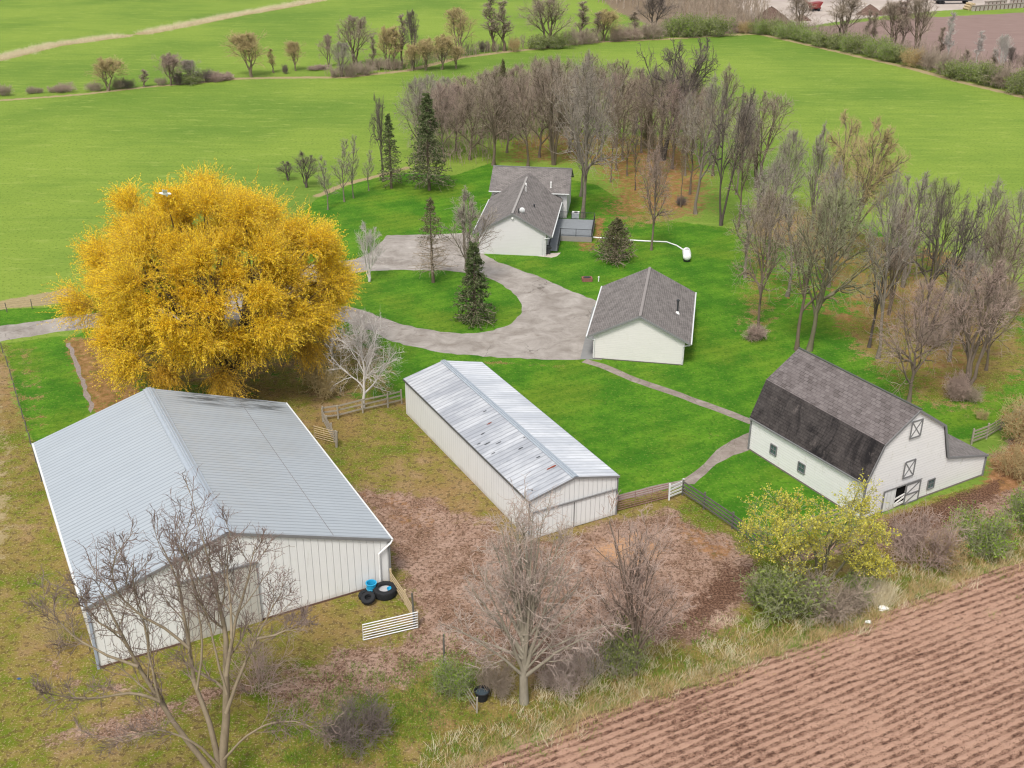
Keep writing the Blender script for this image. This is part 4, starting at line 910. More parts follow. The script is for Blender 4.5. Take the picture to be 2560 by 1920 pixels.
def wire_fence(px, label, h=1.15, step=3.0):
    P = [np.array([*G(u, v)[:2], 0]) for u, v in px]; f = empty('wire_fence', tuple(P[0]), 0, label, 'fence'); o = P[0]; posts = []
    rng = random.Random(4)
    for a, b in zip(P[:-1], P[1:]): L = np.linalg.norm(b - a); k = max(1, int(round(L / step))); posts += [a + (b - a) * i / k for i in range(k)]
    posts.append(P[-1])
    for p in posts: mb = MB(); mb.bar(p - o, p - o + np.array([rng.uniform(-.05, .05), 0, h]), .07, .07, up=(0, 1, 0)); mb.build('post', M_WOOD_D, f)
    for z in (.3, .6, .9, 1.1):
        mb = MB(); mb.tube([p - o + np.array([0, 0, z]) for p in posts], .008, 3); mb.build('wire', M_WIRE, f)
wire_fence([(6, 762), (17, 792), (34, 850), (50, 905), (66, 960), (90, 1040)], 'thin wire stock fence along the grass strip beside the steel barn')
wire_fence([(-40, 682), (70, 667), (150, 652)], 'thin wire fence in dry grass on the field side of the road')

# tractor tyres, tubs
M_RUB = plain('tyre_rubber', (0.018, 0.019, 0.021), .8, .2, 0, .3, 8); M_BLUE = plain('blue_plastic', (0.02, 0.30, 0.52), .45, .4)
M_FEED = plain('grey_gravel_fill', (.38, .38, .39), .9)
def tyre(name, loc, Ro, w, label, tilt=(0, 0), inner=.55):
    e = empty(name, loc, 0, label, 'tyre'); e.rotation_euler.x = tilt[0]; e.rotation_euler.y = tilt[1]
    ri = Ro * inner; mb = MB()
    mb.lathe([(ri, w * .15), (ri * 1.05, w * .02), (Ro * .85, 0), (Ro * .97, w * .08), (Ro, w * .25), (Ro, w * .75), (Ro * .97, w * .92), (Ro * .85, w), (ri * 1.05, w * .98), (ri, w * .85), (ri * 1.12, w * .7), (ri * 1.3, w * .5), (ri * 1.12, w * .3), (ri, w * .15)], k=36); mb.build('casing', M_RUB, e, True)
    for i in range(24):
        a = 2 * math.pi * i / 24; sgn = 1 if i % 2 else -1
        if i == 0: mb = MB()
        c = np.array([math.cos(a), math.sin(a)]) * Ro * 1.0; t = np.array([-math.sin(a), math.cos(a)]) * Ro * .06 * sgn
        mb.bar((c[0] - t[0], c[1] - t[1], w * (.5 + .38 * sgn)), (c[0] * 1.01 + t[0], c[1] * 1.01 + t[1], w * .5), .05, .05, up=(c[0], c[1], 0))
    mb.build('tread', M_RUB, e); return e
P = G(832, 1284); tyre('tractor_tyre', (P[0], P[1], .0), .84, .62, 'large black tractor tyre lying flat at the steel barn corner')
mb = MB(); mb.lathe([(0, .22), (.5, .22), (.58, .32), (.58, .35), (.5, .30), (0, .29)], k=28); o = mb.build('gravel_tub', M_FEED); o.location = (P[0], P[1] - .0, .02); tag(o, 'pale grey feed tub set inside the large tractor tyre', 'tub')
mb = MB(); mb.lathe([(0, 0), (.17, .0), (.22, .16), (.2, .16), (.15, .03), (0, .03)], k=18); o = mb.build('feed_pan', M_BLUE); o.location = (P[0] + .35, P[1] + .05, .36); tag(o, 'small blue pan lying inside the large tractor tyre', 'pan')
P = G(803, 1281); bk = empty('bucket', tuple(P), 0, 'upright blue plastic bucket between the tyres at the barn wall', 'bucket')
mb = MB(); mb.lathe([(0, 0), (.28, 0), (.36, .85), (.40, .85), (.40, .9), (.33, .9), (.26, .05), (0, .05)], k=24); mb.build('body', M_BLUE, bk, True)
mb = MB(); mb.lathe([(.36, .45), (.375, .45), (.375, .5), (.36, .5)], k=24); mb.build('band', plain('pale_blue', (.1, .45, .65), .4), bk)
P = G(792, 1290); tyre('tyre', (P[0], P[1], .0), .56, .3, 'grey worn tyre leaning against the wall behind the small tyre', (0, 0), .5)
P = G(797, 1300); tyre('tyre', (P[0], P[1] - .1, .30), .50, .28, 'small black tyre stacked on top of the grey worn tyre', (R_(18), R_(-8)), .45)
P = G(1041, 1510); tb = empty('stock_tub', tuple(P), 0, 'round black water tub beside the old fence under the bare tree', 'tub')
mb = MB(); mb.lathe([(0, 0), (.34, 0), (.46, .62), (.50, .64), (.50, .68), (.42, .68), (.36, .1), (0, .1)], k=26); mb.build('body', M_RUB, tb, True)
mb = MB(); mb.lathe([(0, .52), (.41, .52)], k=26); mb.build('water', NT('dark_water', .08, .7).col((.05, .07, .085)), tb)
# propane tank, its pipe and pad
P0, P1 = G(1484, 574), G(1481, 548); ang = math.atan2(P1[1] - P0[1], P1[0] - P0[0]); ctr = (P0 + P1) / 2
tk = empty('propane_tank', (ctr[0], ctr[1], 0), ang, 'white horizontal propane tank on the lawn at the end of a white pipe', 'tank')
mb = MB(); Lh, r = 1.05, .52; prof = [(0, -Lh - .38)] + [(r * math.sin(t), -Lh - .38 * math.cos(t)) for t in (.4, .8, 1.2, 1.5)] + [(r, Lh)] + [(r * math.cos(t), Lh + .38 * math.sin(t)) for t in (.4, .8, 1.2)] + [(0, Lh + .38)]
mb.lathe([(a, b) for a, b in prof], (0, 0, .78), 24, axis='x'); mb.build('shell', M_PVC, tk, True)
mb = MB(); mb.lathe([(0, .0), (.2, 0), (.2, .16), (.14, .22), (0, .24)], (.15, 0, 1.28), 16); mb.build('valve_dome', plain('dome_grey', (.42, .42, .42)), tk)
for sx in (-.7, .7): mb = MB(); mb.box((sx, 0, .15), (.18, .8, .3)); mb.build('foot', M_CHAR, tk)
mb = MB(); mb.box((-.35, -.5, .95), (.5, .06, .16)); mb.build('label_plate', plain('plate_grey', (.35, .36, .38)), tk)
pp = [G(u, v) + np.array([0, 0, .1]) for u, v in ((1281, 514), (1330, 518), (1390, 522), (1440, 524), (1462, 532), (1479, 543))]
mb = MB(); mb.tube(pp, .09, 8); tag(mb.build('ground_pipe', M_PVC), 'long white pipe lying on the lawn from the deck to the tank', 'pipe')
# fire ring box, marker, mulch pile
P = G(1268, 606); fb = empty('fire_pit', tuple(P), .1, 'small reddish brick fire pit on the lawn above the garage', 'fire pit')
Mb = plain('old_brick', (.22, .10, .08), .95, .1, 0, .3, 6); mb = MB()
for a, b in (((-.55, -.4), (.55, -.4)), ((.55, -.4), (.55, .4)), ((.55, .4), (-.55, .4)), ((-.55, .4), (-.55, -.4))): mb.bar((*a, .2), (*b, .2), .16, .4)
mb.build('brick_wall', Mb, fb); mb = MB(); mb.box((0, 0, .44), (.7, .5, .05)); mb.build('grate', M_CHAR, fb)
P = G(1293, 608); mb = MB(); mb.lathe([(0, 0), (.07, 0), (.07, .5), (.11, .52), (.11, .6), (0, .66)], k=12); o = mb.build('vent_pipe', M_PVC); o.location = tuple(P); tag(o, 'short white vent pipe standing on the lawn next to the fire pit', 'pipe')
# white gull gliding over the willow
def bird():
    d = raydir(357, 418); P = CAM + d / np.linalg.norm(d) * 68; e = empty('bird', tuple(P), 0, 'white gull with spread wings gliding above the yellow willow', 'bird')
    mb = MB(); mb.lathe([(0, -.30), (.035, -.27), (.06, -.2), (.05, -.14), (.09, 0), (.08, .12), (.04, .24), (.02, .30), (0, .32)], axis='x', k=12)
    mb.face([(.27, -.02, 0), (.46, -.09, .01), (.46, .09, .01), (.27, .02, 0)]); mb.face([(.27, .02, -.01), (.46, .09, .0), (.46, -.09, .0), (.27, -.02, -.01)]); mw = plain('white_feathers', (.78, .78, .76), .7)
    mb.build('body', mw, e, True)
    for s_ in (-1, 1):
        w_ = MB(); up = [(-.10, .05), (-.14, .35), (-.02, .72), (.04, .74), (.10, .45), (.13, .05)]; zz = [0.03, .12, .03, .02, .11, .03]
        T = [(x, y * s_, z) for (x, y), z in zip(up, zz)]; B_ = [(x, y * s_, z - .025) for (x, y), z in zip(up, zz)]
        if s_ < 0: T = T[::-1]; B_ = B_[::-1]
        w_.face(T[::-1]); w_.face(B_)
        for i in range(6): j = (i + 1) % 6; w_.face([T[i], T[j], B_[j], B_[i]])
        w_.build('wing', mw, e)
        t_ = MB(); tip = [(-.025, .70 * s_, .045), (-.01, .80 * s_, .01), (.05, .74 * s_, .03), (.055, .66 * s_, .055)]; t_.face(tip if s_ > 0 else tip[::-1]); t_.build('wing_tip', M_CHAR, e)
    mb = MB(); mb.lathe([(0, -.36), (.015, -.33), (.018, -.29)], axis='x', k=8); mb.build('beak', plain('beak_yellow', (.6, .4, .05)), e)
    e.rotation_euler = (R_(28), R_(-6), R_(188)); e.scale = (1.15, 1.15, 1.15)
bird()
# litter at the field edge
def crumple(u, v, r, label, col, seed):
    import bmesh
    rng = random.Random(seed); bm = bmesh.new(); bmesh.ops.create_icosphere(bm, subdivisions=2, radius=r)
    for v_ in bm.verts: v_.co *= rng.uniform(.6, 1.3); v_.co.z = v_.co.z * .5 + r * .35; v_.co.x *= 1.4
    me = bpy.data.meshes.new('litter'); bm.to_mesh(me); bm.free(); o = link('plastic_bag', me, col); o.location = tuple(G(u, v)); tag(o, label, 'litter')
crumple(1906, 1316, .26, 'large crumpled white plastic bag at the ploughed field edge', M_PVC, 1)
crumple(1875, 1345, .17, 'small white plastic scrap on the ploughed soil below the bag', M_PVC, 2)
crumple(41, 1467, .09, 'small dark blue plastic scrap in the grass beside the steel barn', plain('dark_blue_plastic', (.03, .07, .16), .5), 3)

# yard far behind: earth piles, red screener, dark trailer, block walls
M_EARTH = plain('piled_earth', (.115, .075, .06), .95, .1, 0, .35, 1.5)
def pile(u, v, wpx, vtop, label, seed):
    P = G(u, v); k = PPM(P); Rr = wpx / k / 2; h = max(1.0, height_to(P, vtop)); rng = random.Random(seed); n, mrows = 30, 9; V = []; F = []
    for i in range(mrows):
        t = i / (mrows - 1)
        for j in range(n):
            a = 2 * math.pi * j / n; rr = Rr * (1 - t) * (1 + .16 * math.sin(3 * a + seed) + rng.uniform(-.06, .06)); z = h * (1 - (1 - t) ** 1.15) * (1 + rng.uniform(-.04, .04)); V.append((rr * math.cos(a), rr * math.sin(a) * .8, z if i else -.05))
    for i in range(mrows - 1):
        for j in range(n): F.append((i * n + j, i * n + (j + 1) % n, (i + 1) * n + (j + 1) % n, (i + 1) * n + j))
    me = bpy.data.meshes.new('pile'); me.from_pydata(V, [], F); o = link('earth_pile', me, M_EARTH); o.location = tuple(P); tag(o, label, 'earth pile')
pile(1663, 52, 92, 14, 'largest dark earth pile behind the bare thicket', 1); pile(1731, 44, 38, 30, 'small dark earth pile left of the broad bare hedge tree', 2)
pile(1877, 31, 58, 9, 'wide brown earth pile in the pale yard', 3); pile(1911, 30, 34, 13, 'middle brown earth pile of the three touching piles', 4); pile(1937, 31, 44, 12, 'end brown earth pile beside the bare field corner', 5)
M_MRED = plain('machine_red', (.20, .025, .025), .5)
P = G(1758, 24); k = PPM(P); rs = empty('screening_machine', tuple(P), .3, 'red screening machine with hopper standing among the earth piles', 'machine')
mb = MB(); mb.prism([(-2.2, 2.6), (-1.2, 1.2), (1.4, 1.2), (2.4, 2.9)], -1.2, 1.2); mb.build('hopper', M_MRED, rs)
mb = MB(); mb.bar((-1.4, 0, 1.0), (2.0, 0, 1.0), 1.8, .5); mb.build('chassis', M_MRED, rs); mb = MB(); mb.bar((-1, 0, 1.3), (-4.2, 0, 3.9), .8, .3); mb.build('conveyor', M_MRED, rs)
for sx in (-.9, 1.2):
    for sy in (-.9, .9): mb = MB(); mb.lathe([(0, -.15), (.5, -.15), (.5, .15), (0, .15)], (sx, sy, .5), 16, axis='y'); mb.build('wheel', M_RUB, rs)
P = G(2057, 8); tr = empty('flatbed_trailer', tuple(P), R_(8), 'long dark trailer loaded with black material in the pale yard', 'trailer')
mb = MB(); mb.box((0, 0, 1.15), (13, 2.5, .3)); mb.build('bed', M_CHAR, tr); mb = MB(); mb.prism([(-6, 1.3), (6, 1.3), (5.2, 2.4), (1, 2.7), (-5, 2.3)], -1, 1); mb.build('load', M_BLACK, tr)
for sx in (-5, -3.8, 4.6):
    mb = MB(); mb.lathe([(0, -1.2), (.5, -1.2), (.5, 1.2), (0, 1.2)], (sx, 0, .5), 14, axis='y'); mb.build('wheel', M_RUB, tr)
M_CONC = plain('old_block', (.33, .29, .26), .95, .1, 0, .3, 1)
def blockwall(a, b, h, label):
    P0, P1 = G(*a), G(*b); L = np.linalg.norm(P1 - P0); o = empty('block_wall', tuple(P0), math.atan2(P1[1] - P0[1], P1[0] - P0[0]), label, 'wall'); n_ = int(L / 1.8)
    m1 = MB(); m1.box((L / 2, 0, h * .45), (L, .8, h * .9)); m1.build('block_course', M_CONC, o); m2 = MB(); m2.box((L / 2, 0, h * .9 + .12), (L + .2, .95, .22)); m2.build('coping', M_PATH, o)
    for i in range(n_): m3 = MB(); m3.box((1 + i * 1.8, -.45, h * .4), (.25, .2, h * .8)); m3.build('buttress', M_EARTH, o)
blockwall((2100, 24), (2330, 8), 1.6, 'long low concrete block wall at the back of the bare field'); blockwall((2128, 13), (2172, 10), 1.4, 'short concrete bay wall with dark inside in the yard'); blockwall((2182, 8), (2260, 3), 1.4, 'second concrete bay wall nearer the frame corner')
P = G(2087, 21); lg = empty('log_pile', tuple(P), .2, 'small stack of cut logs beside the concrete block wall', 'logs')
for i, (x, z) in enumerate([(0, .4), (.85, .4), (1.7, .4), (2.5, .4), (.42, 1.1), (1.27, 1.1), (2.1, 1.1), (.85, 1.8), (1.7, 1.8)]): mb = MB(); mb.lathe([(0, -1.6), (.4, -1.6), (.38, 1.6), (0, 1.6)], (x, 0, z), 10, axis='y'); mb.build('log', M_TAN, lg)

# ------------------------------------------------------------------ plants
def nrm(v): return v / (np.linalg.norm(v, axis=-1, keepdims=True) + 1e-9)
def sprout(rng, P, Rd, m, t0, t1, ang, angj, Lf, npts, wob, trop, rr, lj=0.3, tapend=0.35, rmax=None):
    """children of every polyline in P (B,n,3) with radii Rd (B,n); returns (B*m,npts,3), radii. Lf(t, parent length) -> length"""
    B, n, _ = P.shape
    t = t0 + (t1 - t0) * ((np.arange(m)[None] + rng.random((B, m))) / m); x = np.clip(t * (n - 1), 0, n - 1.001); i = x.astype(int); f = (x - i)[..., None]; b = np.arange(B)[:, None]
    base = P[b, i] * (1 - f) + P[b, i + 1] * f; tan = nrm(P[b, i + 1] - P[b, i]); r0 = (Rd[b, i] * (1 - f[..., 0]) + Rd[b, i + 1] * f[..., 0]) * rr
    if rmax: r0 = np.minimum(r0, rmax)
    plen = np.linalg.norm(np.diff(P, axis=1), axis=-1).sum(1)[:, None]
    ref = np.where(np.abs(tan[..., 2:3]) > .9, np.array([1., 0, 0]), np.array([0, 0, 1.])); u = nrm(np.cross(tan, ref)); v = np.cross(tan, u)
    az = np.arange(m)[None] * 2.399 + rng.random((B, 1)) * 6.28 + rng.normal(0, .35, (B, m)); a = np.radians(ang + rng.normal(0, angj, (B, m)))
    d = nrm(tan * np.cos(a)[..., None] + (u * np.cos(az)[..., None] + v * np.sin(az)[..., None]) * np.sin(a)[..., None])
    L = Lf(t, plen) * (1 + rng.uniform(-lj, lj, (B, m))); st = (L / (npts - 1))[..., None]
    pts = [base]; p = base
    for k in range(npts - 1):
        d = nrm(d + rng.normal(0, wob, d.shape) + np.array([0, 0, trop])); p = p + d * st; pts.append(p)
    Pn = np.stack(pts, 2).reshape(B * m, npts, 3); tt = np.linspace(0, 1, npts)
    Rn = r0.reshape(-1, 1) * (1 - (1 - tapend) * tt[None]); return Pn, Rn
def tubes(P, Rd, k):
    B, n, _ = P.shape; T = np.empty_like(P); T[:, 1:-1] = P[:, 2:] - P[:, :-2]; T[:, 0] = P[:, 1] - P[:, 0]; T[:, -1] = P[:, -1] - P[:, -2]; T = nrm(T)
    mt = nrm(P[:, -1] - P[:, 0]); ref = np.where(np.abs(mt[:, 2:3]) > .8, np.array([1., .1, 0]), np.array([0, .1, 1.]))[:, None]
    u = nrm(np.cross(T, ref)); v = np.cross(T, u); a = np.arange(k) * 2 * np.pi / k
    V = P[:, :, None] + Rd[:, :, None, None] * (u[:, :, None] * np.cos(a)[:, None] + v[:, :, None] * np.sin(a)[:, None])
    idx = (np.arange(B)[:, None, None] * n + np.arange(n - 1)[None, :, None]) * k; j = np.arange(k)[None, None]; j2 = (j + 1) % k
    F = np.stack([idx + j, idx + j2, idx + k + j2, idx + k + j], -1).reshape(-1, 4); return V.reshape(-1, 3), F
def merge(parts):
    V = []; F = []; o = 0
    for v, f in parts: V.append(v); F.append(f + o); o += len(v)
    return np.concatenate(V), np.concatenate(F)
def leaves(rng, P, per, ln, wd, spread=.1, t0=.2, along=.6, droop=0.0, flat=0.0):
    B, n, _ = P.shape; t = t0 + (1 - t0) * rng.random((B, per)); x = np.clip(t * (n - 1), 0, n - 1.001); i = x.astype(int); f = (x - i)[..., None]; b = np.arange(B)[:, None]
    c = (P[b, i] * (1 - f) + P[b, i + 1] * f).reshape(-1, 3); tan = nrm(P[b, i + 1] - P[b, i]).reshape(-1, 3)
    c = c + rng.normal(0, spread, c.shape); d = nrm(tan * along + rng.normal(0, .6, c.shape) + np.array([0, 0, -droop])); s = nrm(np.cross(d, rng.normal(0, 1, c.shape) + np.array([0, 0, flat])))
    l = ln * rng.uniform(.6, 1.3, (len(c), 1)); w = wd * rng.uniform(.6, 1.3, (len(c), 1))
    V = np.stack([c - d * l / 2, c + s * w / 2 - d * l * .1, c + d * l / 2, c - s * w / 2 - d * l * .1], 1).reshape(-1, 3); return V, np.arange(len(V)).reshape(-1, 4)
def bark(name, c1, c2, tip=None):
    n = NT(name, .95, .05); k = n.mix(n.noise(2.5, 4, .7, n.map(n.obj(), (1, 1, .35))), c1, c2)
    k = n.mix(n.step(n.noise(.5, 3), .5, .7, 0, .4), k, tuple(v * 1.35 for v in c2)); return n.col(k)
def leafmat(name, cs, trans=.35, big=.25, fine=5.0):
    n = NT(name, .95, .0); g = n.N('ShaderNodeNewGeometry'); r = g.outputs['Random Per Island']
    k = n.ramp(n.math('ADD', n.math('MULTIPLY', r, .55), n.math('MULTIPLY', n.noise(big, 3, .5), .45)), [(i / (len(cs) - 1) * .7 + .15, c) for i, c in enumerate(cs)])
    n.put(n.b.inputs['Base Color'], k); tl = n.N('ShaderNodeBsdfTranslucent'); n.put(tl.inputs[0], k); mx = n.N('ShaderNodeMixShader'); mx.inputs[0].default_value = trans
    n.L(n.b.outputs[0], mx.inputs[1]); n.L(tl.outputs[0], mx.inputs[2]); n.L(mx.outputs[0], n.t.nodes['Material Output'].inputs[0]); return n.m
BK = {'brown': (bark('bark_brown', (.078, .060, .042), (.190, .150, .110)), bark('twigs_brown', (.220, .172, .128), (.400, .330, .260))),
      'grey': (bark('bark_grey', (.105, .088, .068), (.230, .200, .160)), bark('twigs_grey', (.230, .195, .160), (.410, .360, .310))),
      'dark': (bark('bark_dark', (.050, .042, .036), (.120, .100, .085)), bark('twigs_dark', (.100, .080, .070), (.220, .180, .160))),
      'tan': (bark('bark_tan', (.120, .095, .060), (.240, .200, .140)), bark('twigs_tan', (.300, .225, .105), (.520, .420, .220))),
      'pink': (bark('bark_pinkish', (.095, .072, .056), (.220, .175, .138)), bark('twigs_pinkish', (.250, .180, .145), (.430, .330, .280))),
      'green': (bark('bark_green', (.085, .075, .045), (.190, .175, .115)), bark('twigs_green', (.200, .210, .110), (.350, .360, .210))),
      'white': (bark('bark_white', (.340, .310, .280), (.620, .590, .550)), bark('twigs_white', (.300, .260, .235), (.520, .480, .440)))}
PROTO = {}
def mk_tree(key, seed, H=14, spread=4.5, bole=.28, limbs=16, steep=38, wob=.10, mats='brown', density=1.0, r0=.22, forks=1, lower=.55, trop=.10, twr=.014, tw=(7, 6, 5), shape='oval', budden=0, lean=.0, leaf=None, top=1.0):
    """returns {'trunk': mesh, 'crown': mesh, 'H':, 'W':}; tree of unit placed at the origin"""
    r0 *= 1.3; rng = np.random.default_rng(seed); n = 12; base = []
    for k in range(forks):
        az = 2 * np.pi * k / forks + rng.random() * 1.5; l = lean + (.0 if forks == 1 else .16 + .12 * rng.random()); p = np.array([0., 0, -.15]); d = nrm(np.array([math.cos(az) * l, math.sin(az) * l, 1.]))
        pts = [p]; Hk = H * (.97 if forks == 1 else rng.uniform(.8, .98)); 
        for i in range(n - 1): d = nrm(d + rng.normal(0, wob * .45, 3) + np.array([0, 0, .06])); p = p + d * (Hk + .15) / (n - 1); pts.append(p)
        base.append(pts)
    P0 = np.array(base); P0[:, 1:, :2] += rng.normal(0, .10, (forks, n - 1, 2)); tt = np.linspace(0, 1, n); rk = r0 * (1 if forks == 1 else .72); R0 = np.tile(rk * (1 - .90 * tt ** .9), (forks, 1)); R0[:, 0] *= 1.5; R0 = np.maximum(R0, .02)
    def Lf1(t, pl):
        s = (t - bole) / (1 - bole)
        if shape == 'oval': g = np.sin(np.pi * (.18 + .80 * s)) ** .7
        elif shape == 'asc': return H * (.72 * (1 - t) + .07) / forks ** .2
        elif shape == 'vase': g = .45 + .75 * (1 - np.abs(s - .35) / .8)
        else: g = 1.1 - .85 * s
        return spread * np.maximum(g, .22) * 1.18 / forks ** .25
    P1, R1 = sprout(rng, P0, R0, max(5, int(limbs / forks ** .6)), bole, .97, steep, 7, Lf1, 9, wob, trop, .62, .18, .32)
    P2, R2 = sprout(rng, P1, R1, tw[0], .2, .98, 36, 10, lambda t, pl: pl * (.48 - .24 * t) + .25, 6, wob * 1.2, trop * .7, .55, .3)
    P3, R3 = sprout(rng, P2, R2, tw[1], .15, 1, 42, 12, lambda t, pl: pl * (.60 - .25 * t), 5, wob * 1.5, trop * .5, .6, .35)
    R2 = np.maximum(R2, .016); R3 = np.maximum(R3, twr * .9)
    parts = [tubes(P3, R3, 3)]
    if tw[2]:
        P4, R4 = sprout(rng, P3, R3, tw[2], .2, 1, 38, 14, lambda t, pl: pl * .6 + .12, 3, wob * 1.6, trop * .4, .7, .4); R4 = np.maximum(R4, twr * .62); parts.append(tubes(P4, R4, 3))
    else: P4 = P3
    tV, tF = merge([tubes(P0, R0, 9), tubes(P1, np.maximum(R1, .055 if H > 12.5 else .04), 5), tubes(P2, np.maximum(R2, .036 if H > 12.5 else .028), 4)]); cV, cF = merge(parts)
    Ht = cV[:, 2].max(); Wd = 2 * np.percentile(np.hypot(cV[:, 0], cV[:, 1]), 96)
    d = {'trunk': np_mesh(key + '_trunk', tV, tF, True), 'crown': np_mesh(key + '_crown', cV, cF, False), 'H': Ht, 'W': Wd, 'mats': mats}
    if leaf:
        lV, lF = leaves(rng, P4 if leaf[1] < 1 else P4, int(leaf[1]) or 1, leaf[2], leaf[3], .06); sel = rng.random(len(lF)) < leaf[4]; lF = lF[sel]; V2 = lV[lF.ravel()]; d['leaves'] = np_mesh(key + '_leaves', V2, np.arange(len(V2)).reshape(-1, 4)); d['lm'] = leaf[0]
    PROTO[key] = d; return d
def place(key, x, y, H=None, Wm=None, rot=0.0, name='bare_tree', label='', cat='tree', group=None, mats=None, lean=(0, 0)):
    d = PROTO[key]; sz = (H / d['H']) if H else 1; sx = (Wm / d['W']) if Wm else sz
    o = empty(name, (x, y, 0), rot, label, cat, group); o.scale = (sx, sx, sz); o.rotation_euler.x = lean[0]; o.rotation_euler.y = lean[1]
    mk = mats or d['mats']
    for part, mi in (('trunk', 0), ('crown', 1), ('leaves', 2)):
        if part not in d: continue
        me = d[part]; mat = d['lm'] if part == 'leaves' else BK[mk][mi]
        if not me.materials: me.materials.append(mat)
        c = bpy.data.objects.new(part if part != 'leaves' else 'foliage', me); COL.objects.link(c); c.parent = o
        if me.materials[0] != mat: c.material_slots[0].link = 'OBJECT'; c.material_slots[0].material = mat
    return o
def plant(key, u, v, vtop, wpx, label, name='bare_tree', cat='tree', group=None, mats=None, rot=None, lean=(0, 0)):
    P = G(u, v); H = height_to(P, vtop); Wm = wpx / PPM((P[0], P[1], H / 2)); rot = (u * 7.3 + v * 1.7) % 6.28 if rot is None else rot
    return place(key, P[0], P[1], H, Wm, rot, name, label, cat, group, mats, lean)
# prototypes of bare trees
mk_tree('broad', 11, 17, 0, .20, 24, 42, .14, 'brown', tw=(8, 5, 2), twr=.023, shape='asc', r0=.34, trop=.012)
mk_tree('vase', 12, 16, 0, .16, 16, 34, .10, 'brown', tw=(8, 5, 2), twr=.023, shape='asc', forks=3, r0=.36, trop=.02)
mk_tree('gnarl', 13, 17, 0, .24, 17, 44, .23, 'dark', tw=(8, 5, 2), shape='asc', forks=2, r0=.44, trop=.07, twr=.026)
mk_tree('slim', 14, 14, 3.0, .20, 20, 46, .10, 'brown', tw=(5, 4, 3), shape='cone', r0=.15)
mk_tree('dense', 15, 14, 0, .16, 22, 42, .12, 'pink', tw=(9, 6, 3), shape='asc', r0=.27, twr=.019, trop=.01)
mk_tree('open', 16, 17, 0, .26, 16, 38, .15, 'grey', tw=(8, 5, 2), twr=.023, shape='asc', r0=.36, trop=.02)
mk_tree('multi', 17, 14, 0, .16, 13, 32, .11, 'brown', tw=(8, 5, 2), twr=.022, shape='asc', forks=4, r0=.28, trop=.02)
mk_tree('pole', 18, 12, 1.5, .22, 16, 50, .08, 'dark', tw=(5, 4, 0), shape='cone', r0=.11)
mk_tree('haze', 19, 14, 0, .18, 17, 34, .10, 'tan', tw=(9, 6, 4), shape='asc', forks=3, r0=.28, twr=.018, trop=.02)
# far, cheaper, thicker twigs
mk_tree('farvase', 21, 12, 0, .16, 14, 30, .10, 'brown', tw=(7, 5, 4), shape='asc', forks=3, r0=.26, twr=.024, trop=.05)
mk_tree('farhaze', 22, 10, 0, .18, 14, 34, .10, 'tan', tw=(8, 6, 4), shape='asc', r0=.22, twr=.024, forks=2, trop=.05)
mk_tree('farslim', 23, 9, 1.4, .2, 16, 30, .07, 'brown', tw=(5, 5, 2), shape='cone', r0=.13, twr=.03)
# bushes
def mk_bush(key, seed, H=2.2, W_=3.2, stems=26, mats='pink', tw=(6, 5, 3), leaf=None, twr=.012):
    rng = np.random.default_rng(seed); n = 6; az = rng.random(stems) * 6.28; rad = rng.random(stems) ** .5 * W_ * .22; tilt = rng.uniform(.05, .95, stems); p = np.stack([np.cos(az) * rad, np.sin(az) * rad, np.full(stems, -.05)], 1)
    d = nrm(np.stack([np.cos(az) * tilt, np.sin(az) * tilt, np.ones(stems)], 1)); pts = [p]; L = H * rng.uniform(.65, 1.05, (stems, 1))
    for i in range(n - 1): d = nrm(d + rng.normal(0, .14, d.shape) + np.array([0, 0, .02])); p = p + d * L / (n - 1); pts.append(p)
    P0 = np.stack(pts, 1); R0 = np.tile(.03 * (1 - .75 * np.linspace(0, 1, n)), (stems, 1))
    P1, R1 = sprout(rng, P0, R0, tw[0], .15, .98, 45, 14, lambda t, pl: pl * (.5 - .2 * t), 5, .15, .05, .7); P2, R2 = sprout(rng, P1, R1, tw[1], .1, 1, 45, 14, lambda t, pl: pl * .5 + .1, 4, .2, .03, .7)
    parts = [tubes(P0, R0, 4), tubes(P1, np.maximum(R1, twr), 3), tubes(P2, np.maximum(R2, twr * .8), 3)]; PL = P2
    if tw[2]: P3, R3 = sprout(rng, P2, R2, tw[2], .2, 1, 45, 14, lambda t, pl: pl * .5 + .08, 3, .2, .02, .8); parts.append(tubes(P3, np.maximum(R3, twr * .6), 3)); PL = P3
    V, F = merge(parts); d = {'crown': np_mesh(key + '_branches', V, F), 'H': np.percentile(V[:, 2], 99.5), 'W': 2 * np.percentile(np.hypot(V[:, 0], V[:, 1]), 96), 'mats': mats}
    if leaf:
        lV, lF = leaves(rng, PL, max(1, int(leaf[1])), leaf[2], leaf[3], .07); sel = rng.random(len(lF)) < leaf[4]; V2 = lV[lF[sel].ravel()]; d['leaves'] = np_mesh(key + '_leaves', V2, np.arange(len(V2)).reshape(-1, 4)); d['lm'] = leaf[0]
    PROTO[key] = d
L_GREEN = leafmat('fresh_leaves', [(.080, .150, .018), (.190, .300, .035), (.330, .440, .075)])
L_OLIVE = leafmat('olive_leaves', [(.090, .120, .030), (.190, .235, .060), (.310, .360, .110)])
L_YEL = leafmat('yellow_green_leaves', [(.32, .30, .04), (.56, .51, .08), (.76, .69, .15)])
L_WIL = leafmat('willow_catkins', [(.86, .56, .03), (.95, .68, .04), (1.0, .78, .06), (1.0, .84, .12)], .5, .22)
L_WIL2 = leafmat('willow_amber_shaded', [(.62, .38, .04), (.80, .52, .05), (.94, .66, .08)], .5, .22)  # lower lobes: shade put into the leaf colour, mixed with orange twig tone
L_TANL = leafmat('dry_leaves', [(.18, .09, .04), (.36, .20, .09), (.50, .32, .17)])
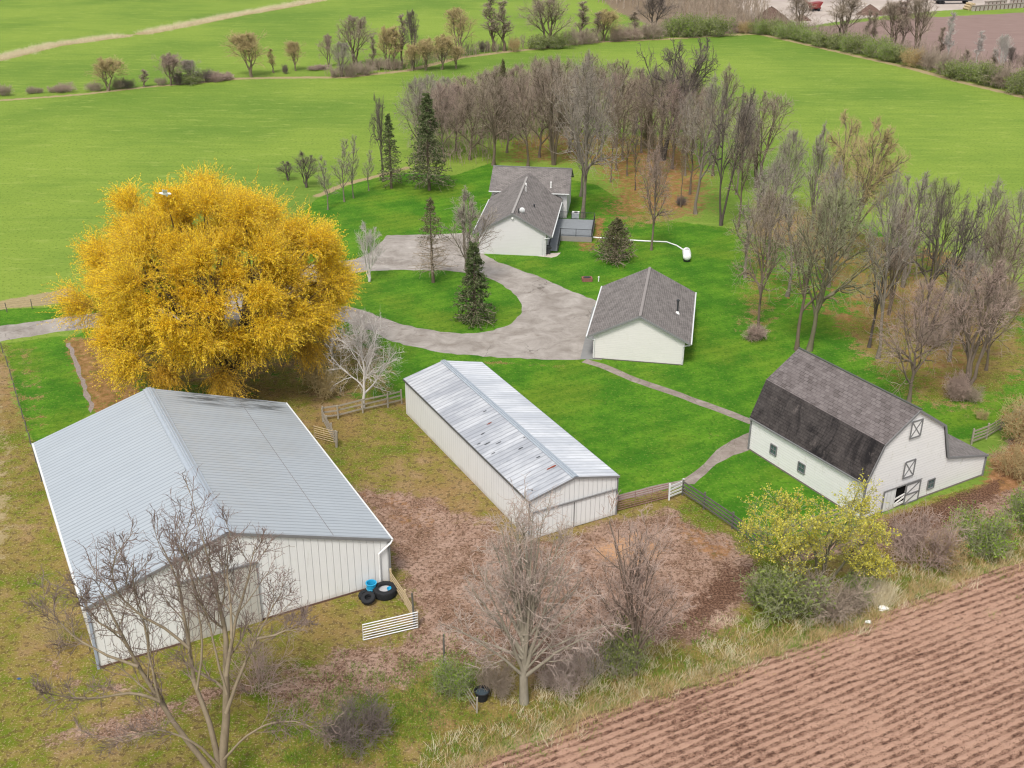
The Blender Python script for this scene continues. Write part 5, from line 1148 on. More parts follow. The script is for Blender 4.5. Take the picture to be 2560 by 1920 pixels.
L_NEED = leafmat('spruce_needles', [(.045, .068, .024), (.090, .120, .048), (.160, .185, .085)], .2)
L_NEED2 = leafmat('pine_needles', [(.045, .050, .022), (.095, .098, .042), (.170, .155, .075)], .15)
mk_bush('slimbush', 37, 2.6, 3.2, 22, 'pink', (4, 3, 2), None, .009); mk_bush('scrub', 31, 2.2, 3.2, 26, 'pink'); mk_bush('scrub_dark', 32, 2.2, 3.0, 24, 'brown', (6, 5, 4)); mk_bush('green_bush', 33, 2.4, 3.2, 26, 'green', (6, 5, 2), (L_GREEN, 2, .16, .09, .75)); mk_bush('olive_bush', 34, 2.2, 3.2, 24, 'green', (6, 5, 2), (L_OLIVE, 2, .2, .11, .6)); mk_bush('red_bush', 35, 1.5, 3.0, 30, 'pink', (6, 5, 3)); mk_bush('tan_bush', 36, 2.2, 3.2, 24, 'tan', (6, 5, 2), (L_TANL, 1, .14, .09, .5))
def bush(key, u, v, vtop, wpx, label, name='bush', mats=None, group=None): return plant(key, u, v, vtop, wpx, label, name, 'bush', group, mats)

# ---- conifers
def mk_conifer(key, seed, H=13, W_=5, levels=130, needle=L_NEED, bare=.08, per=7, droop=-.05, sec=9, nl=.30, nw=.10, keepf=1.0, lowfrac=0.0):
    rng = np.random.default_rng(seed); n = 14; tt = np.linspace(0, 1, n); P0 = np.zeros((1, n, 3)); P0[0, :, 2] = tt * H - .1; P0[0, :, :2] = np.cumsum(rng.normal(0, .03, (n, 2)), 0); R0 = (.20 * (1 - .93 * tt))[None]
    P1, R1 = sprout(rng, P0, R0, levels, bare, .985, 88, 7, lambda t, pl: W_ / 2 * np.maximum(.05, 1 - (t - bare) / (1 - bare)) ** .85 * 1.05 + .1, 6, .05, droop, .28, .22)
    P2, R2 = sprout(rng, P1, np.maximum(R1, .015), sec, .15, 1, 50, 12, lambda t, pl: pl * (.42 - .25 * t) + .08, 4, .08, -.04, .6)
    V, F = merge([tubes(P1, np.maximum(R1, .014), 4), tubes(P2, np.maximum(R2, .010), 3)]); tV, tF = tubes(P0, R0, 9)
    lV, lF = leaves(rng, P2, per, nl, nw, .045, .0, 1.2, .15); z = lV[lF[:, 0], 2]; k = rng.random(len(lF)) < np.where(z < H * lowfrac, .06, keepf); V2 = lV[lF[k].ravel()]
    PROTO[key] = {'trunk': np_mesh(key + '_trunk', tV, tF, True), 'crown': np_mesh(key + '_boughs', V, F), 'leaves': np_mesh(key + '_needles', V2, np.arange(len(V2)).reshape(-1, 4)), 'H': H, 'W': W_, 'mats': 'brown', 'lm': needle}
mk_conifer('spruce', 41, 14, 5.2, 150, L_NEED, .09, 6, -.04, 10, .32, .11)
mk_conifer('spruce_thin', 42, 12, 3.6, 110, L_NEED, .10, 6, -.03, 8, .28, .09)
mk_conifer('spruce_sparse', 43, 9, 4.6, 110, L_NEED2, .16, 5, .02, 8, .22, .06, .8, .50)
mk_conifer('spruce_island', 44, 9, 3.8, 120, L_NEED, .03, 8, -.05, 9, .28, .10)
mk_conifer('juniper', 45, 4.6, 4.6, 120, L_NEED2, .02, 5, .10, 9, .22, .08)
def con(key, u, v, vt, w, lab): return plant(key, u, v, vt, w, lab, 'conifer', 'conifer')
con('spruce', 928, 411, 197, 98, 'tall broad blue-grey spruce between the birches and the grove')
con('spruce_thin', 846, 407, 243, 54, 'narrow dark spruce beside the drooping bare tree at the field edge')
con('spruce_sparse', 936, 610, 424, 92, 'thin spruce with bare lower boughs on the drive island')
con('spruce_island', 1025, 697, 520, 88, 'dense green spruce on the island in front of the house gable')
con('juniper', 1328, 564, 470, 96, 'rounded olive juniper on the lawn beside the deck')

# ---- the golden willow
def willow():
    rng = np.random.default_rng(7); C0 = G(486, 826); Rx, Hc, Rz = 13.2, 10.2, 10.2
    b0 = G(512, 862); e = empty('willow_tree', (b0[0], b0[1], 0), 0, 'huge round golden yellow willow beside the steel barn', 'tree'); o = np.array([b0[0], b0[1], 0])
    # lobes on a dome
    N = 112; i = np.arange(N) + .5; ph = np.arccos(1 - 1.66 * i / N); th = np.pi * (1 + 5 ** .5) * i
    S_ = np.stack([np.sin(ph) * np.cos(th), np.sin(ph) * np.sin(th), np.cos(ph)], 1) + rng.normal(0, .05, (N, 3)); rad = rng.uniform(.60, .93, (N, 1))
    cen = np.array([C0[0], C0[1], Hc]) - o + S_ * rad * np.array([Rx, Rx * .98, Rz]); cen[:, 2] = np.maximum(cen[:, 2], 1.9)
    # limbs: from the bole to each lobe with curved path, shared first part
    bole = np.array([0, 0, 2.2]); n = 9; tt = np.linspace(0, 1, n)[None, :, None]
    hub_az = rng.random(9) * 6.28; hubs = np.stack([np.cos(np.arange(9) * .7) * 4.2, np.sin(np.arange(9) * .7) * 4.2, 6 + rng.uniform(-1.5, 2.5, 9)], 1) + np.array([C0[0] - o[0], C0[1] - o[1], 0]) * .6
    mid = nrm(cen - np.array([C0[0] - o[0], C0[1] - o[1], 3])); hi = np.argmin(((cen[:, None] - hubs[None]) ** 2).sum(-1), 1)
    ctrl = hubs[hi]; base = np.array([C0[0] - o[0], C0[1] - o[1], 0]) * .25 + bole
    Pl = (1 - tt) ** 2 * base + 2 * tt * (1 - tt) * (ctrl + np.array([0, 0, 1.]))[:, None] + tt ** 2 * cen[:, None]; Pl += rng.normal(0, .16, Pl.shape) * tt
    Rl = np.tile(.20 * (1 - .82 * np.linspace(0, 1, n)), (N, 1)); trunk = np.array([[(0, 0, -.2), (.1, .1, .8), (base[0] * .5, base[1] * .5, 1.6), tuple(base), tuple(base + np.array([0, 0, .8]))]]); tV, tF = merge([tubes(trunk, np.array([[1.1, .8, .7, .62, .4]]), 12), tubes(Pl, Rl, 6)])
    bkm = bark('willow_bark', (.07, .055, .035), (.17, .13, .08)); link('trunk', np_mesh('willow_trunk', tV, tF, True), bkm, e)
    # twigs of each lobe: fan outwards and droop at the tip
    M = 150; out = nrm(S_ * np.array([1, 1, 1.1]) + np.array([0, 0, .25])); d = nrm(out[:, None] * 1.0 + rng.normal(0, .52, (N, M, 3))); sz = rng.uniform(.7, 1.2, (N, 1, 1))
    start = cen[:, None] - out[:, None] * .9 * sz + rng.normal(0, .35, (N, M, 3)); p = start; pts = [p]; L = rng.uniform(1.4, 2.9, (N, M, 1)) * sz
    low = np.clip((6.5 - cen[:, 2]) / 6.0, 0, 1)[:, None, None]
    for k in range(6): d = nrm(d + rng.normal(0, .07, d.shape) + np.array([0, 0, -.045]) * (k + 1) * (.05 + 1.5 * low)); p = p + d * L / 6; pts.append(p)
    Pt = np.stack(pts, 2).reshape(N * M, 7, 3); Rt = np.tile(.020 * (1 - .6 * np.linspace(0, 1, 7)), (N * M, 1)); P2, R2 = sprout(rng, Pt, Rt, 3, .2, .95, 26, 8, lambda t, pl: pl * .42, 4, .06, -.05, .8)
    V, F = merge([tubes(Pt, Rt, 3), tubes(P2, np.maximum(R2, .011), 3)]); link('crown', np_mesh('willow_twigs', V, F), bark('willow_twigs', (.32, .20, .04), (.60, .40, .08)), e)
    lobe = np.repeat(np.arange(N), M)
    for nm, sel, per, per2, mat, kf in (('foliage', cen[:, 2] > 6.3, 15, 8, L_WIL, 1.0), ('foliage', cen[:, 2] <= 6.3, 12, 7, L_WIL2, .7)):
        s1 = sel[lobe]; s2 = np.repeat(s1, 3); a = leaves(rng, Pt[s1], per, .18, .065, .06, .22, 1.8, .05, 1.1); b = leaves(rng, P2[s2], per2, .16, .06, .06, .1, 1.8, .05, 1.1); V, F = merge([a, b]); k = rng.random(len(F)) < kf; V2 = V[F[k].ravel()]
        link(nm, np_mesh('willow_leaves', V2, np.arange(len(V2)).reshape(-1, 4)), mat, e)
willow()

# ---- hand-laid foreground trees
def hand_tree(y0, limbs, label, mats, seed, base, name='bare_tree', tw=(9, 6, 5, 3), lens=(.42, .5, .5, .5), leaf=None, twr=.011, ang=36, trunk_k=9, up=.06, t0=.3):
    """limbs: list of (radius0, radius1, depth offset at the end, [(u,v)...])"""
    rng = np.random.default_rng(seed); B = G(*base); B = np.array([B[0], y0, 0]); e = empty(name, tuple(B), 0, label, 'tree'); TR = []; PL = []; RL = []
    for r0, r1, dy, px in limbs:
        m_ = len(px); pts = np.array([AY(u, v, y0 + dy * (i / (m_ - 1)) ** 1.3) for i, (u, v) in enumerate(px)]) - B
        # resample smooth
        s = np.linspace(0, m_ - 1, 12); q = np.stack([np.interp(s, np.arange(m_), pts[:, k]) for k in range(3)], 1); q[1:-1] = (q[:-2] + 2 * q[1:-1] + q[2:]) / 4; q[2:] += np.cumsum(rng.normal(0, .03, q[2:].shape), 0)
        R = r0 + (r1 - r0) * np.linspace(0, 1, 12) ** .8; PL.append(q); RL.append(R)
    P0, R0 = np.array(PL), np.array(RL);     P1, R1 = sprout(rng, P0, R0, tw[0], t0, .99, ang, 12, lambda t, pl: pl * lens[0] * (1.15 - .55 * t), 8, .10, up, .5, .3, rmax=.09)
    P2, R2 = sprout(rng, P1, R1, tw[1], .15, 1, ang + 4, 12, lambda t, pl: pl * lens[1] * (1.1 - .4 * t), 6, .12, up, .6)
    P3, R3 = sprout(rng, P2, R2, tw[2], .15, 1, ang + 4, 14, lambda t, pl: pl * lens[2] + .1, 5, .16, up * .7, .65)
    P4, R4 = sprout(rng, P3, R3, tw[3], .2, 1, ang, 14, lambda t, pl: pl * lens[3] + .06, 4, .2, up * .5, .7)
    tV, tF = merge([tubes(P0, R0, trunk_k), tubes(P1, np.maximum(R1, .018), 5)]); link('trunk', np_mesh('hand_trunk', tV, tF, True), BK[mats][0], e)
    V, F = merge([tubes(P2, np.maximum(R2, .017), 4), tubes(P3, np.maximum(R3, twr), 3), tubes(P4, np.maximum(R4, twr * .7), 3)]); link('crown', np_mesh('hand_crown', V, F), BK[mats][1], e)
    if leaf:
        lV, lF = leaves(rng, P4, leaf[1], leaf[2], leaf[3], .05); k = rng.random(len(lF)) < leaf[4]; V2 = lV[lF[k].ravel()]; link('foliage', np_mesh('hand_leaves', V2, np.arange(len(V2)).reshape(-1, 4)), leaf[0], e)
    return e
BK['front'] = (bark('bark_front', (.120, .095, .060), (.270, .220, .155)), bark('twigs_front', (.110, .080, .068), (.250, .190, .165)))
BK['lichen'] = (bark('bark_lichen', (.150, .130, .095), (.320, .290, .230)), bark('twigs_lichen', (.260, .200, .165), (.480, .395, .345)))
yF = float(G(480, 1705)[1])
hand_tree(yF, [(.32, .03, 3.5, [(474, 1705), (482, 1640), (490, 1540), (487, 1440), (492, 1370), (476, 1310), (456, 1230), (438, 1160)]),
               (.22, .03, 1.0, [(470, 1690), (452, 1655), (400, 1592), (345, 1515), (298, 1430), (264, 1370), (236, 1310), (216, 1275)]),
               (.19, .03, 4.5, [(476, 1680), (458, 1560), (425, 1490), (408, 1400), (396, 1300), (382, 1240), (352, 1180)]),
               (.13, .02, 5.0, [(489, 1460), (500, 1380), (522, 1290), (540, 1240), (552, 1180)]),
               (.12, .02, 3.0, [(489, 1540), (520, 1450), (555, 1380), (584, 1330), (615, 1280)]),
               (.10, .02, -1.5, [(345, 1515), (290, 1492), (210, 1508), (130, 1504), (95, 1490)]),
               (.09, .02, 2.0, [(300, 1440), (240, 1420), (170, 1380), (120, 1330), (90, 1290)]),
               (.09, .02, 0.0, [(408, 1400), (350, 1350), (300, 1330), (250, 1290), (235, 1240), (250, 1190)]),
               (.09, .02, -1.5, [(478, 1660), (420, 1600), (350, 1580), (290, 1588), (215, 1606)]),
               (.08, .02, 4.0, [(425, 1490), (440, 1400), (425, 1300), (405, 1230), (395, 1170)]), (.08, .02, 1.5, [(345, 1515), (320, 1420), (310, 1340), (285, 1270), (290, 1200)]), (.08, .02, 3.5, [(490, 1500), (470, 1420), (455, 1340), (430, 1270), (415, 1200)]), (.08, .02, 5.0, [(500, 1380), (500, 1300), (492, 1230), (500, 1150)]), (.07, .02, 1.0, [(264, 1370), (215, 1350), (180, 1310), (170, 1270)]), (.07, .02, 2.0, [(555, 1380), (600, 1370), (640, 1350), (665, 1330)]),
               (.08, .02, -1.0, [(484, 1640), (530, 1590), (580, 1560), (640, 1555), (705, 1590)])],
          'large bare tree with three leaning limbs standing before the steel barn gable', 'front', 51, (474, 1705), tw=(8, 6, 4, 2), lens=(.30, .5, .5, .5), twr=.012, t0=.30)
yF2 = float(G(1132, 1518)[1])
def fan(n, u0, v0, v1, spread, seed, r, dy, vb):
    rng = random.Random(seed); out = []
    for i in range(n):
        s = (i + .5) / n * 2 - 1; s += rng.uniform(-.08, .08); vs = v0 - (v0 - v1) * rng.uniform(.0, .45) * (1 - .4 * abs(s)); ue = u0 + s * spread; ve = vb + (abs(s) ** 1.6) * (v0 - vb) * .72 + rng.uniform(-10, 14)
        out.append((r * rng.uniform(.7, 1.1), .015, dy * rng.uniform(-1, 1), [(u0 + s * 4, vs), (u0 + s * spread * .28, vs - (vs - ve) * .30), (u0 + s * spread * .62, vs - (vs - ve) * .62), (ue, ve)]))
    return out
hand_tree(yF2, [(.32, .05, .6, [(1132, 1518), (1131, 1460), (1134, 1400), (1136, 1330), (1142, 1260), (1138, 1190), (1130, 1130)])] + fan(24, 1134, 1460, 1200, 172, 3, .15, 3.2, 1100),
          'dense pale lichen-grey bare tree in front of the long shed corner', 'lichen', 52, (1132, 1518), tw=(6, 4, 4, 2), lens=(.27, .5, .5, .55), twr=.012, t0=.2, ang=40, up=.03)
yF3 = float(G(1371, 1457)[1])
hand_tree(yF3, [(.20, .04, .4, [(1371, 1457), (1374, 1400), (1370, 1340), (1352, 1260), (1332, 1190), (1314, 1130)]), (.12, .02, .8, [(1371, 1380), (1366, 1300), (1380, 1230), (1398, 1180), (1400, 1140)])] + fan(14, 1372, 1420, 1280, 118, 9, .10, 2.4, 1150),
          'smaller bare tree with brown twigs above the paddock dirt patch', 'pink', 53, (1371, 1457), tw=(6, 5, 3, 2), lens=(.28, .5, .5, .5), twr=.012, t0=.2)
yF4 = float(G(1768, 1270)[1])
hand_tree(yF4, [(.14, .02, 1.2, [(1768, 1275), (1764, 1210), (1748, 1150), (1724, 1130), (1706, 1105)]), (.14, .02, .5, [(1772, 1275), (1784, 1200), (1812, 1140), (1834, 1125), (1856, 1090)]), (.12, .02, -1.0, [(1776, 1275), (1820, 1220), (1850, 1180), (1878, 1160), (1893, 1150)]), (.12, .02, 0, [(1766, 1275), (1720, 1230), (1680, 1190), (1656, 1165), (1636, 1135)]), (.1, .02, -2, [(1774, 1275), (1840, 1240), (1872, 1235), (1900, 1225)]), (.1, .02, -2, [(1770, 1270), (1790, 1200), (1782, 1165), (1790, 1140)]), (.1, .02, -1.5, [(1765, 1270), (1730, 1200), (1694, 1180), (1672, 1150)])],
          'yellow-green leafing tree in front of the gambrel barn long wall', 'green', 54, (1768, 1270), 'leafing_tree', tw=(8, 6, 4, 3), lens=(.34, .5, .5, .55), leaf=(L_YEL, 6, .13, .09, .8), twr=.010, t0=.25, ang=42)
bush('olive_bush', 1690, 1320, 1225, 175, 'wide olive bush under the yellow leafing tree at the field edge'); bush('scrub_dark', 1790, 1325, 1250, 170, 'grey-brown twiggy bush under the yellow leafing tree', 'bush', 'brown'); bush('green_bush', 1655, 1310, 1240, 90, 'fresh green bush at the paddock end of the hedge')
bush('green_bush', 1840, 1300, 1240, 80, 'low green bush hidden behind the dry grass clump'); 
bush('scrub', 1985, 1215, 1110, 165, 'large purple-brown twiggy bush behind the barn corner', 'bush', 'pink'); bush('tan_bush', 2040, 1225, 1150, 90, 'tan bush between the purple bush and the green bush'); bush('green_bush', 2108, 1190, 1100, 150, 'bright green bush beside the ploughed field'); bush('green_bush', 2205, 1140, 1055, 110, 'yellow-green bush at the frame edge by the ploughed field', 'bush'); bush('tan_bush', 2160, 1180, 1120, 70, 'small tan bush between two green bushes')
bush('scrub', 778, 1600, 1525, 160, 'low purple-grey thorny bush at the bottom of the paddock', 'bush', 'dark'); bush('slimbush', 1290, 1455, 1360, 150, 'grey twiggy bush behind the smaller bare tree', 'bush', 'grey'); bush('olive_bush', 1340, 1450, 1340, 110, 'olive bush around the trunk of the smaller bare tree'); bush('green_bush', 985, 1500, 1430, 110, 'leafy green weeds bush around the old fence', 'bush'); bush('scrub', 1220, 1490, 1410, 120, 'pale twiggy suckers at the foot of the lichen-grey tree', 'bush', 'lichen'); bush('scrub', 1070, 1500, 1420, 90, 'brown bramble beside the black tub', 'bush', 'brown')
bush('slimbush', 130, 1400, 1300, 110, 'tan leafless sapling clump at the steel barn corner', 'bush', 'tan')
bush('slimbush', 560, 1480, 1380, 200, 'pinkish sapling thicket under the large bare tree', 'bush', 'pink')

# ---- birches
plant('dense', 785, 882, 655, 150, 'white-barked birch standing beside the board fence', mats='white', name='birch_tree'); plant('multi', 798, 608, 474, 66, 'small multi-stemmed white birch at the drive entrance', mats='white', name='birch_tree')
plant('slim', 720, 800, 690, 40, 'thin pale sapling under the willow edge', mats='white')
bush('scrub', 700, 850, 770, 110, 'brown twiggy shrub under the willow beside the birch', 'bush', 'tan')
plant('multi', 1012, 612, 402, 130, 'silvery bare tree in front of the house gable', mats='grey')
# ---- edge of the field west of the house
plant('gnarl', 828, 392, 197, 62, 'drooping bare tree leaning beside the narrow spruce', mats='dark')
for i, (u, v, t, w, lab) in enumerate([(708, 453, 332, 30, 'young bare tree closest to the willow in the row at the field edge'), (744, 436, 295, 34, 'taller young bare tree second in the row at the field edge'), (764, 428, 289, 26, 'slender young bare tree third in the row at the field edge'), (797, 412, 322, 22, 'faint thin young tree between the row and the spruces'), (662, 405, 324, 44, 'forked dark bare tree rising behind the willow crown'), (622, 390, 346, 34, 'small grey bare tree behind the willow top')]):
    plant('slim' if i < 4 else 'multi', u, v, t, w * 1.5, lab, mats='grey' if i < 4 else 'dark')
# ---- far hedge line, west
FH = [(233, 196, 127, 54, 'farhaze', 'tan', 'round yellowish bare tree on the far ditch, standing alone'), (310, 188, 156, 20, 'farslim', 'pink', 'tiny pinkish sapling on the far ditch'), (369, 184, 117, 44, 'farhaze', 'pink', 'tall thin pinkish tree beside dark bushes on the far ditch'), (414, 181, 131, 34, 'farhaze', 'grey', 'pale ghostly small tree behind dark bushes on the far ditch'), (544, 166, 68, 62, 'farhaze', 'tan', 'big orange-tipped bare tree alone in the middle of the far ditch'), (592, 157, 110, 18, 'farslim', 'tan', 'thin pale sapling past the big orange-tipped tree'), (639, 153, 90, 34, 'farhaze', 'tan', 'slender orange-tipped tree past the thin pale sapling'), (710, 145, 78, 30, 'farvase', 'pink', 'slight grey tree before the tall dark cluster'), (738, 166, 95, 42, 'farvase', 'grey', 'purple-grey twiggy tree at the front of the ditch cluster'), (766, 142, 38, 70, 'farvase', 'brown', 'largest dark vase-shaped tree of the ditch cluster'), (806, 148, 80, 16, 'farslim', 'brown', 'bare pole-like tree past the ditch cluster'), (836, 148, 58, 40, 'farhaze', 'tan', 'twin orange-tipped trees standing close together'), (852, 150, 60, 26, 'farslim', 'tan', 'orange-tipped slim tree beside the twin trees'), (866, 142, 34, 24, 'farslim', 'brown', 'thin dark tall tree behind the tan willow bush'), (894, 148, 24, 30, 'farvase', 'dark', 'dark upright twin tree behind the tan willow bush'), (992, 122, 20, 66, 'farvase', 'tan', 'yellow-tipped vase-shaped tree beyond the tan willow bush'), (1069, 111, -4, 38, 'farslim', 'brown', 'tall thin bare tree, first of the pair by the ditch bend'), (1090, 110, 4, 36, 'farslim', 'brown', 'tall thin bare tree, second of the pair by the ditch bend'), (1185, 103, -4, 90, 'farvase', 'brown', 'large bare tree rising from an olive bush at the ditch'), (1254, 86, 6, 32, 'farslim', 'brown', 'slim bare tree past the large ditch tree'), (1303, 89, 22, 50, 'farhaze', 'tan', 'yellow-tipped small tree near the hedge corner'), (1290, 90, 30, 24, 'farslim', 'brown', 'dark slim stem beside the yellow-tipped small tree'), (1375, 75, 30, 26, 'farslim', 'brown', 'short dark bare tree at the hedge corner'), (1410, 66, -6, 62, 'farvase', 'dark', 'big dark bare tree at the corner of the thicket')]
for u, v, t, w, k, mt, lab in FH: plant(k, u, v, t - 6, w * 1.35, lab, mats=mt)
for i, (u, v, t, w) in enumerate([(920, 152, 78, 62), (955, 150, 70, 66), (890, 153, 92, 44), (985, 148, 96, 44)]):
    plant('farhaze', u, v, t, w, ['tall tan willow bush in the ditch before the dark twin tree', 'widest tan willow bush in the ditch', 'short tan willow bush at the near end of the ditch clump', 'small tan willow bush at the far end of the ditch clump'][i], 'bush', 'bush', mats='tan')
HB = [(10, 206, 186, 32, 'scrub_dark', 'brown', 'dark bush at the frame edge on the far ditch'), (68, 202, 190, 22, 'scrub_dark', 'brown', 'small dark bush on the far ditch near the frame edge'), (86, 201, 192, 16, 'scrub_dark', 'brown', 'tiny dark bush touching the small dark bush'), (118, 199, 188, 26, 'scrub', 'pink', 'low pinkish bush before the pale bush'), (142, 198, 182, 40, 'scrub', 'pink', 'pale rounded bush on the far ditch'), (205, 196, 180, 34, 'scrub', 'brown', 'brown bush at the foot of the round yellowish tree'), (258, 191, 170, 26, 'scrub', 'brown', 'brown upright bush beside the round yellowish tree'), (277, 190, 173, 26, 'scrub_dark', 'dark', 'dark round bush past the round yellowish tree'), (349, 184, 170, 22, 'scrub_dark', 'brown', 'small brown bush before the thin pinkish tree'), (386, 183, 155, 26, 'scrub_dark', 'dark', 'upright dark bush behind the thin pinkish tree'), (415, 182, 160, 40, 'olive_bush', 'green', 'olive bush at the foot of the pale ghostly tree'), (441, 177, 152, 32, 'scrub_dark', 'dark', 'dark bush joined to the reddish thicket'), (468, 175, 158, 44, 'red_bush', 'pink', 'reddish low thicket on the far ditch'), (491, 172, 160, 34, 'red_bush', 'pink', 'end of the reddish thicket with bright twigs'), (617, 159, 142, 14, 'scrub_dark', 'dark', 'tiny dark bush between the two saplings'), (685, 151, 144, 40, 'red_bush', 'pink', 'low red-twigged bush on the ditch bank'), (755, 165, 138, 44, 'scrub', 'brown', 'brown brush in front of the largest ditch tree'), (785, 160, 138, 44, 'scrub', 'brown', 'brown brush past the largest ditch tree'), (725, 166, 150, 26, 'scrub', 'brown', 'small brown bush at the near end of the cluster'), (812, 150, 128, 30, 'scrub_dark', 'brown', 'dark brush between the orange-tipped trees'), (848, 150, 128, 40, 'scrub', 'brown', 'brown brush under the twin orange-tipped trees'), (1045, 112, 90, 22, 'scrub_dark', 'dark', 'dark upright bush before the tall thin pair'), (1112, 112, 84, 24, 'tan_bush', 'tan', 'tan bush just past the tall thin pair'), (1165, 106, 76, 46, 'olive_bush', 'green', 'olive bush before the large ditch tree'), (1205, 104, 74, 46, 'olive_bush', 'green', 'olive bush past the large ditch tree'), (1245, 97, 62, 46, 'scrub', 'brown', 'brown bush on the ditch near the slim tree'), (1275, 94, 66, 40, 'scrub', 'brown', 'brown bush before the yellow-tipped small tree'), (1335, 88, 56, 48, 'scrub', 'pink', 'pinkish brown bush past the yellow-tipped small tree'), (1370, 85, 56, 50, 'scrub', 'pink', 'pinkish brown bush joining the corner hedge'), (1405, 83, 50, 52, 'scrub_dark', 'brown', 'brown bush under the big dark corner tree')]
for u, v, t, w, k, mt, lab in HB: bush(k, u, v, t - 3, w * 1.25, lab, 'bush', mt)
# ---- hedge along the right field
HG = [(1440, 80, 44, 50, 'olive_bush'), (1468, 79, 38, 50, 'green_bush'), (1495, 78, 40, 50, 'olive_bush'), (1522, 78, 42, 50, 'green_bush'), (1550, 77, 44, 50, 'olive_bush'), (1578, 72, 50, 40, 'scrub'), (1608, 71, 50, 40, 'tan_bush'), (1640, 72, 48, 46, 'green_bush'), (1668, 76, 50, 44, 'olive_bush'), (1694, 82, 56, 44, 'green_bush'), (1720, 88, 60, 46, 'green_bush'), (1750, 92, 66, 46, 'green_bush'), (1776, 99, 74, 46, 'olive_bush'), (1802, 106, 80, 48, 'olive_bush'), (1830, 112, 82, 48, 'green_bush'), (1860, 118, 86, 50, 'olive_bush'), (1890, 124, 90, 52, 'green_bush'), (1918, 130, 94, 52, 'green_bush'), (1946, 136, 104, 48, 'olive_bush'), (1972, 143, 112, 50, 'tan_bush'), (2002, 152, 120, 50, 'scrub_dark'), (2034, 160, 126, 54, 'scrub_dark'), (2066, 168, 134, 54, 'olive_bush'), (2100, 176, 136, 58, 'green_bush'), (2134, 184, 140, 56, 'olive_bush'), (2166, 192, 150, 56, 'scrub_dark'), (2200, 202, 156, 58, 'olive_bush'), (2240, 212, 170, 60, 'olive_bush')]
kd = {'olive_bush': 'olive', 'green_bush': 'fresh green', 'scrub': 'pinkish twiggy', 'tan_bush': 'tan', 'scrub_dark': 'dark twiggy'}
where = ['at the bend by the big dark corner tree', 'just past the hedge bend', 'below the bare thicket', 'mid-way below the bare thicket', 'near the thicket end', 'at the gap in the hedge', 'at the gap with dry grass', 'starting the hedge beyond the gap', 'below the largest earth pile', 'before the small earth pile', 'under the small bare hedge tree', 'just past the small bare hedge tree', 'before the broad bare hedge tree', 'under the broad bare hedge tree', 'just past the broad bare hedge tree', 'under the thin hedge pair', 'past the thin hedge pair', 'under the forked hedge tree', 'between the forked tree and the tall one', 'under the tall dark hedge tree', 'past the tall dark hedge tree', 'under the leaning white stem', 'past the leaning white stem', 'below the bare field middle', 'before the pale ragged tree', 'under the pale ragged tree', 'near the frame edge', 'at the very frame edge']
for i, (u, v, t, w, k) in enumerate(HG): bush(k, u, v + (i * 7 % 5) - 2, t - 4 - (i * 13 % 11), w * (1.0 + (i * 5 % 7) * .06), kd[k] + ' hedge bush ' + where[i], 'hedge_bush', group='bushes of the hedge along the field')
HT = [(1726, 62, -4, 60, 'farvase', 'brown', 'small bare hedge tree before the small earth pile'), (1818, 90, -6, 78, 'farvase', 'brown', 'broad bare hedge tree with a short trunk'), (1870, 102, 26, 18, 'farslim', 'brown', 'thin bare tree, first of the thin hedge pair'), (1886, 104, 30, 18, 'farslim', 'brown', 'thin bare tree, second of the thin hedge pair'), (1927, 108, 4, 66, 'farvase', 'brown', 'forked bare hedge tree beside the bare field'), (1946, 112, -4, 34, 'farslim', 'pink', 'reddish slim stem behind the forked hedge tree'), (1978, 118, -6, 64, 'farvase', 'brown', 'tall dark bare hedge tree at the bare field'), (2044, 142, 30, 22, 'farslim', 'white', 'leaning white-stemmed thin hedge tree'), (2028, 138, 62, 18, 'farslim', 'brown', 'short dark stem beside the leaning white stem'), (2106, 140, 70, 20, 'farslim', 'white', 'thin pale hedge tree near the frame edge'), (2159, 168, 78, 38, 'farvase', 'white', 'pale ragged hedge tree'), (2176, 172, 106, 24, 'farvase', 'dark', 'short dark tree beside the pale ragged one'), (2140, 160, 110, 20, 'farslim', 'brown', 'tiny dark stem before the pale ragged tree'), (2078, 150, 112, 20, 'farslim', 'brown', 'small dark stem past the leaning white stem'), (2205, 175, 112, 26, 'farvase', 'brown', 'small brown tree at the frame edge hedge')]
for u, v, t, w, k, mt, lab in HT: plant(k, u, v, t - 6, w * 1.35, lab, mats=mt)
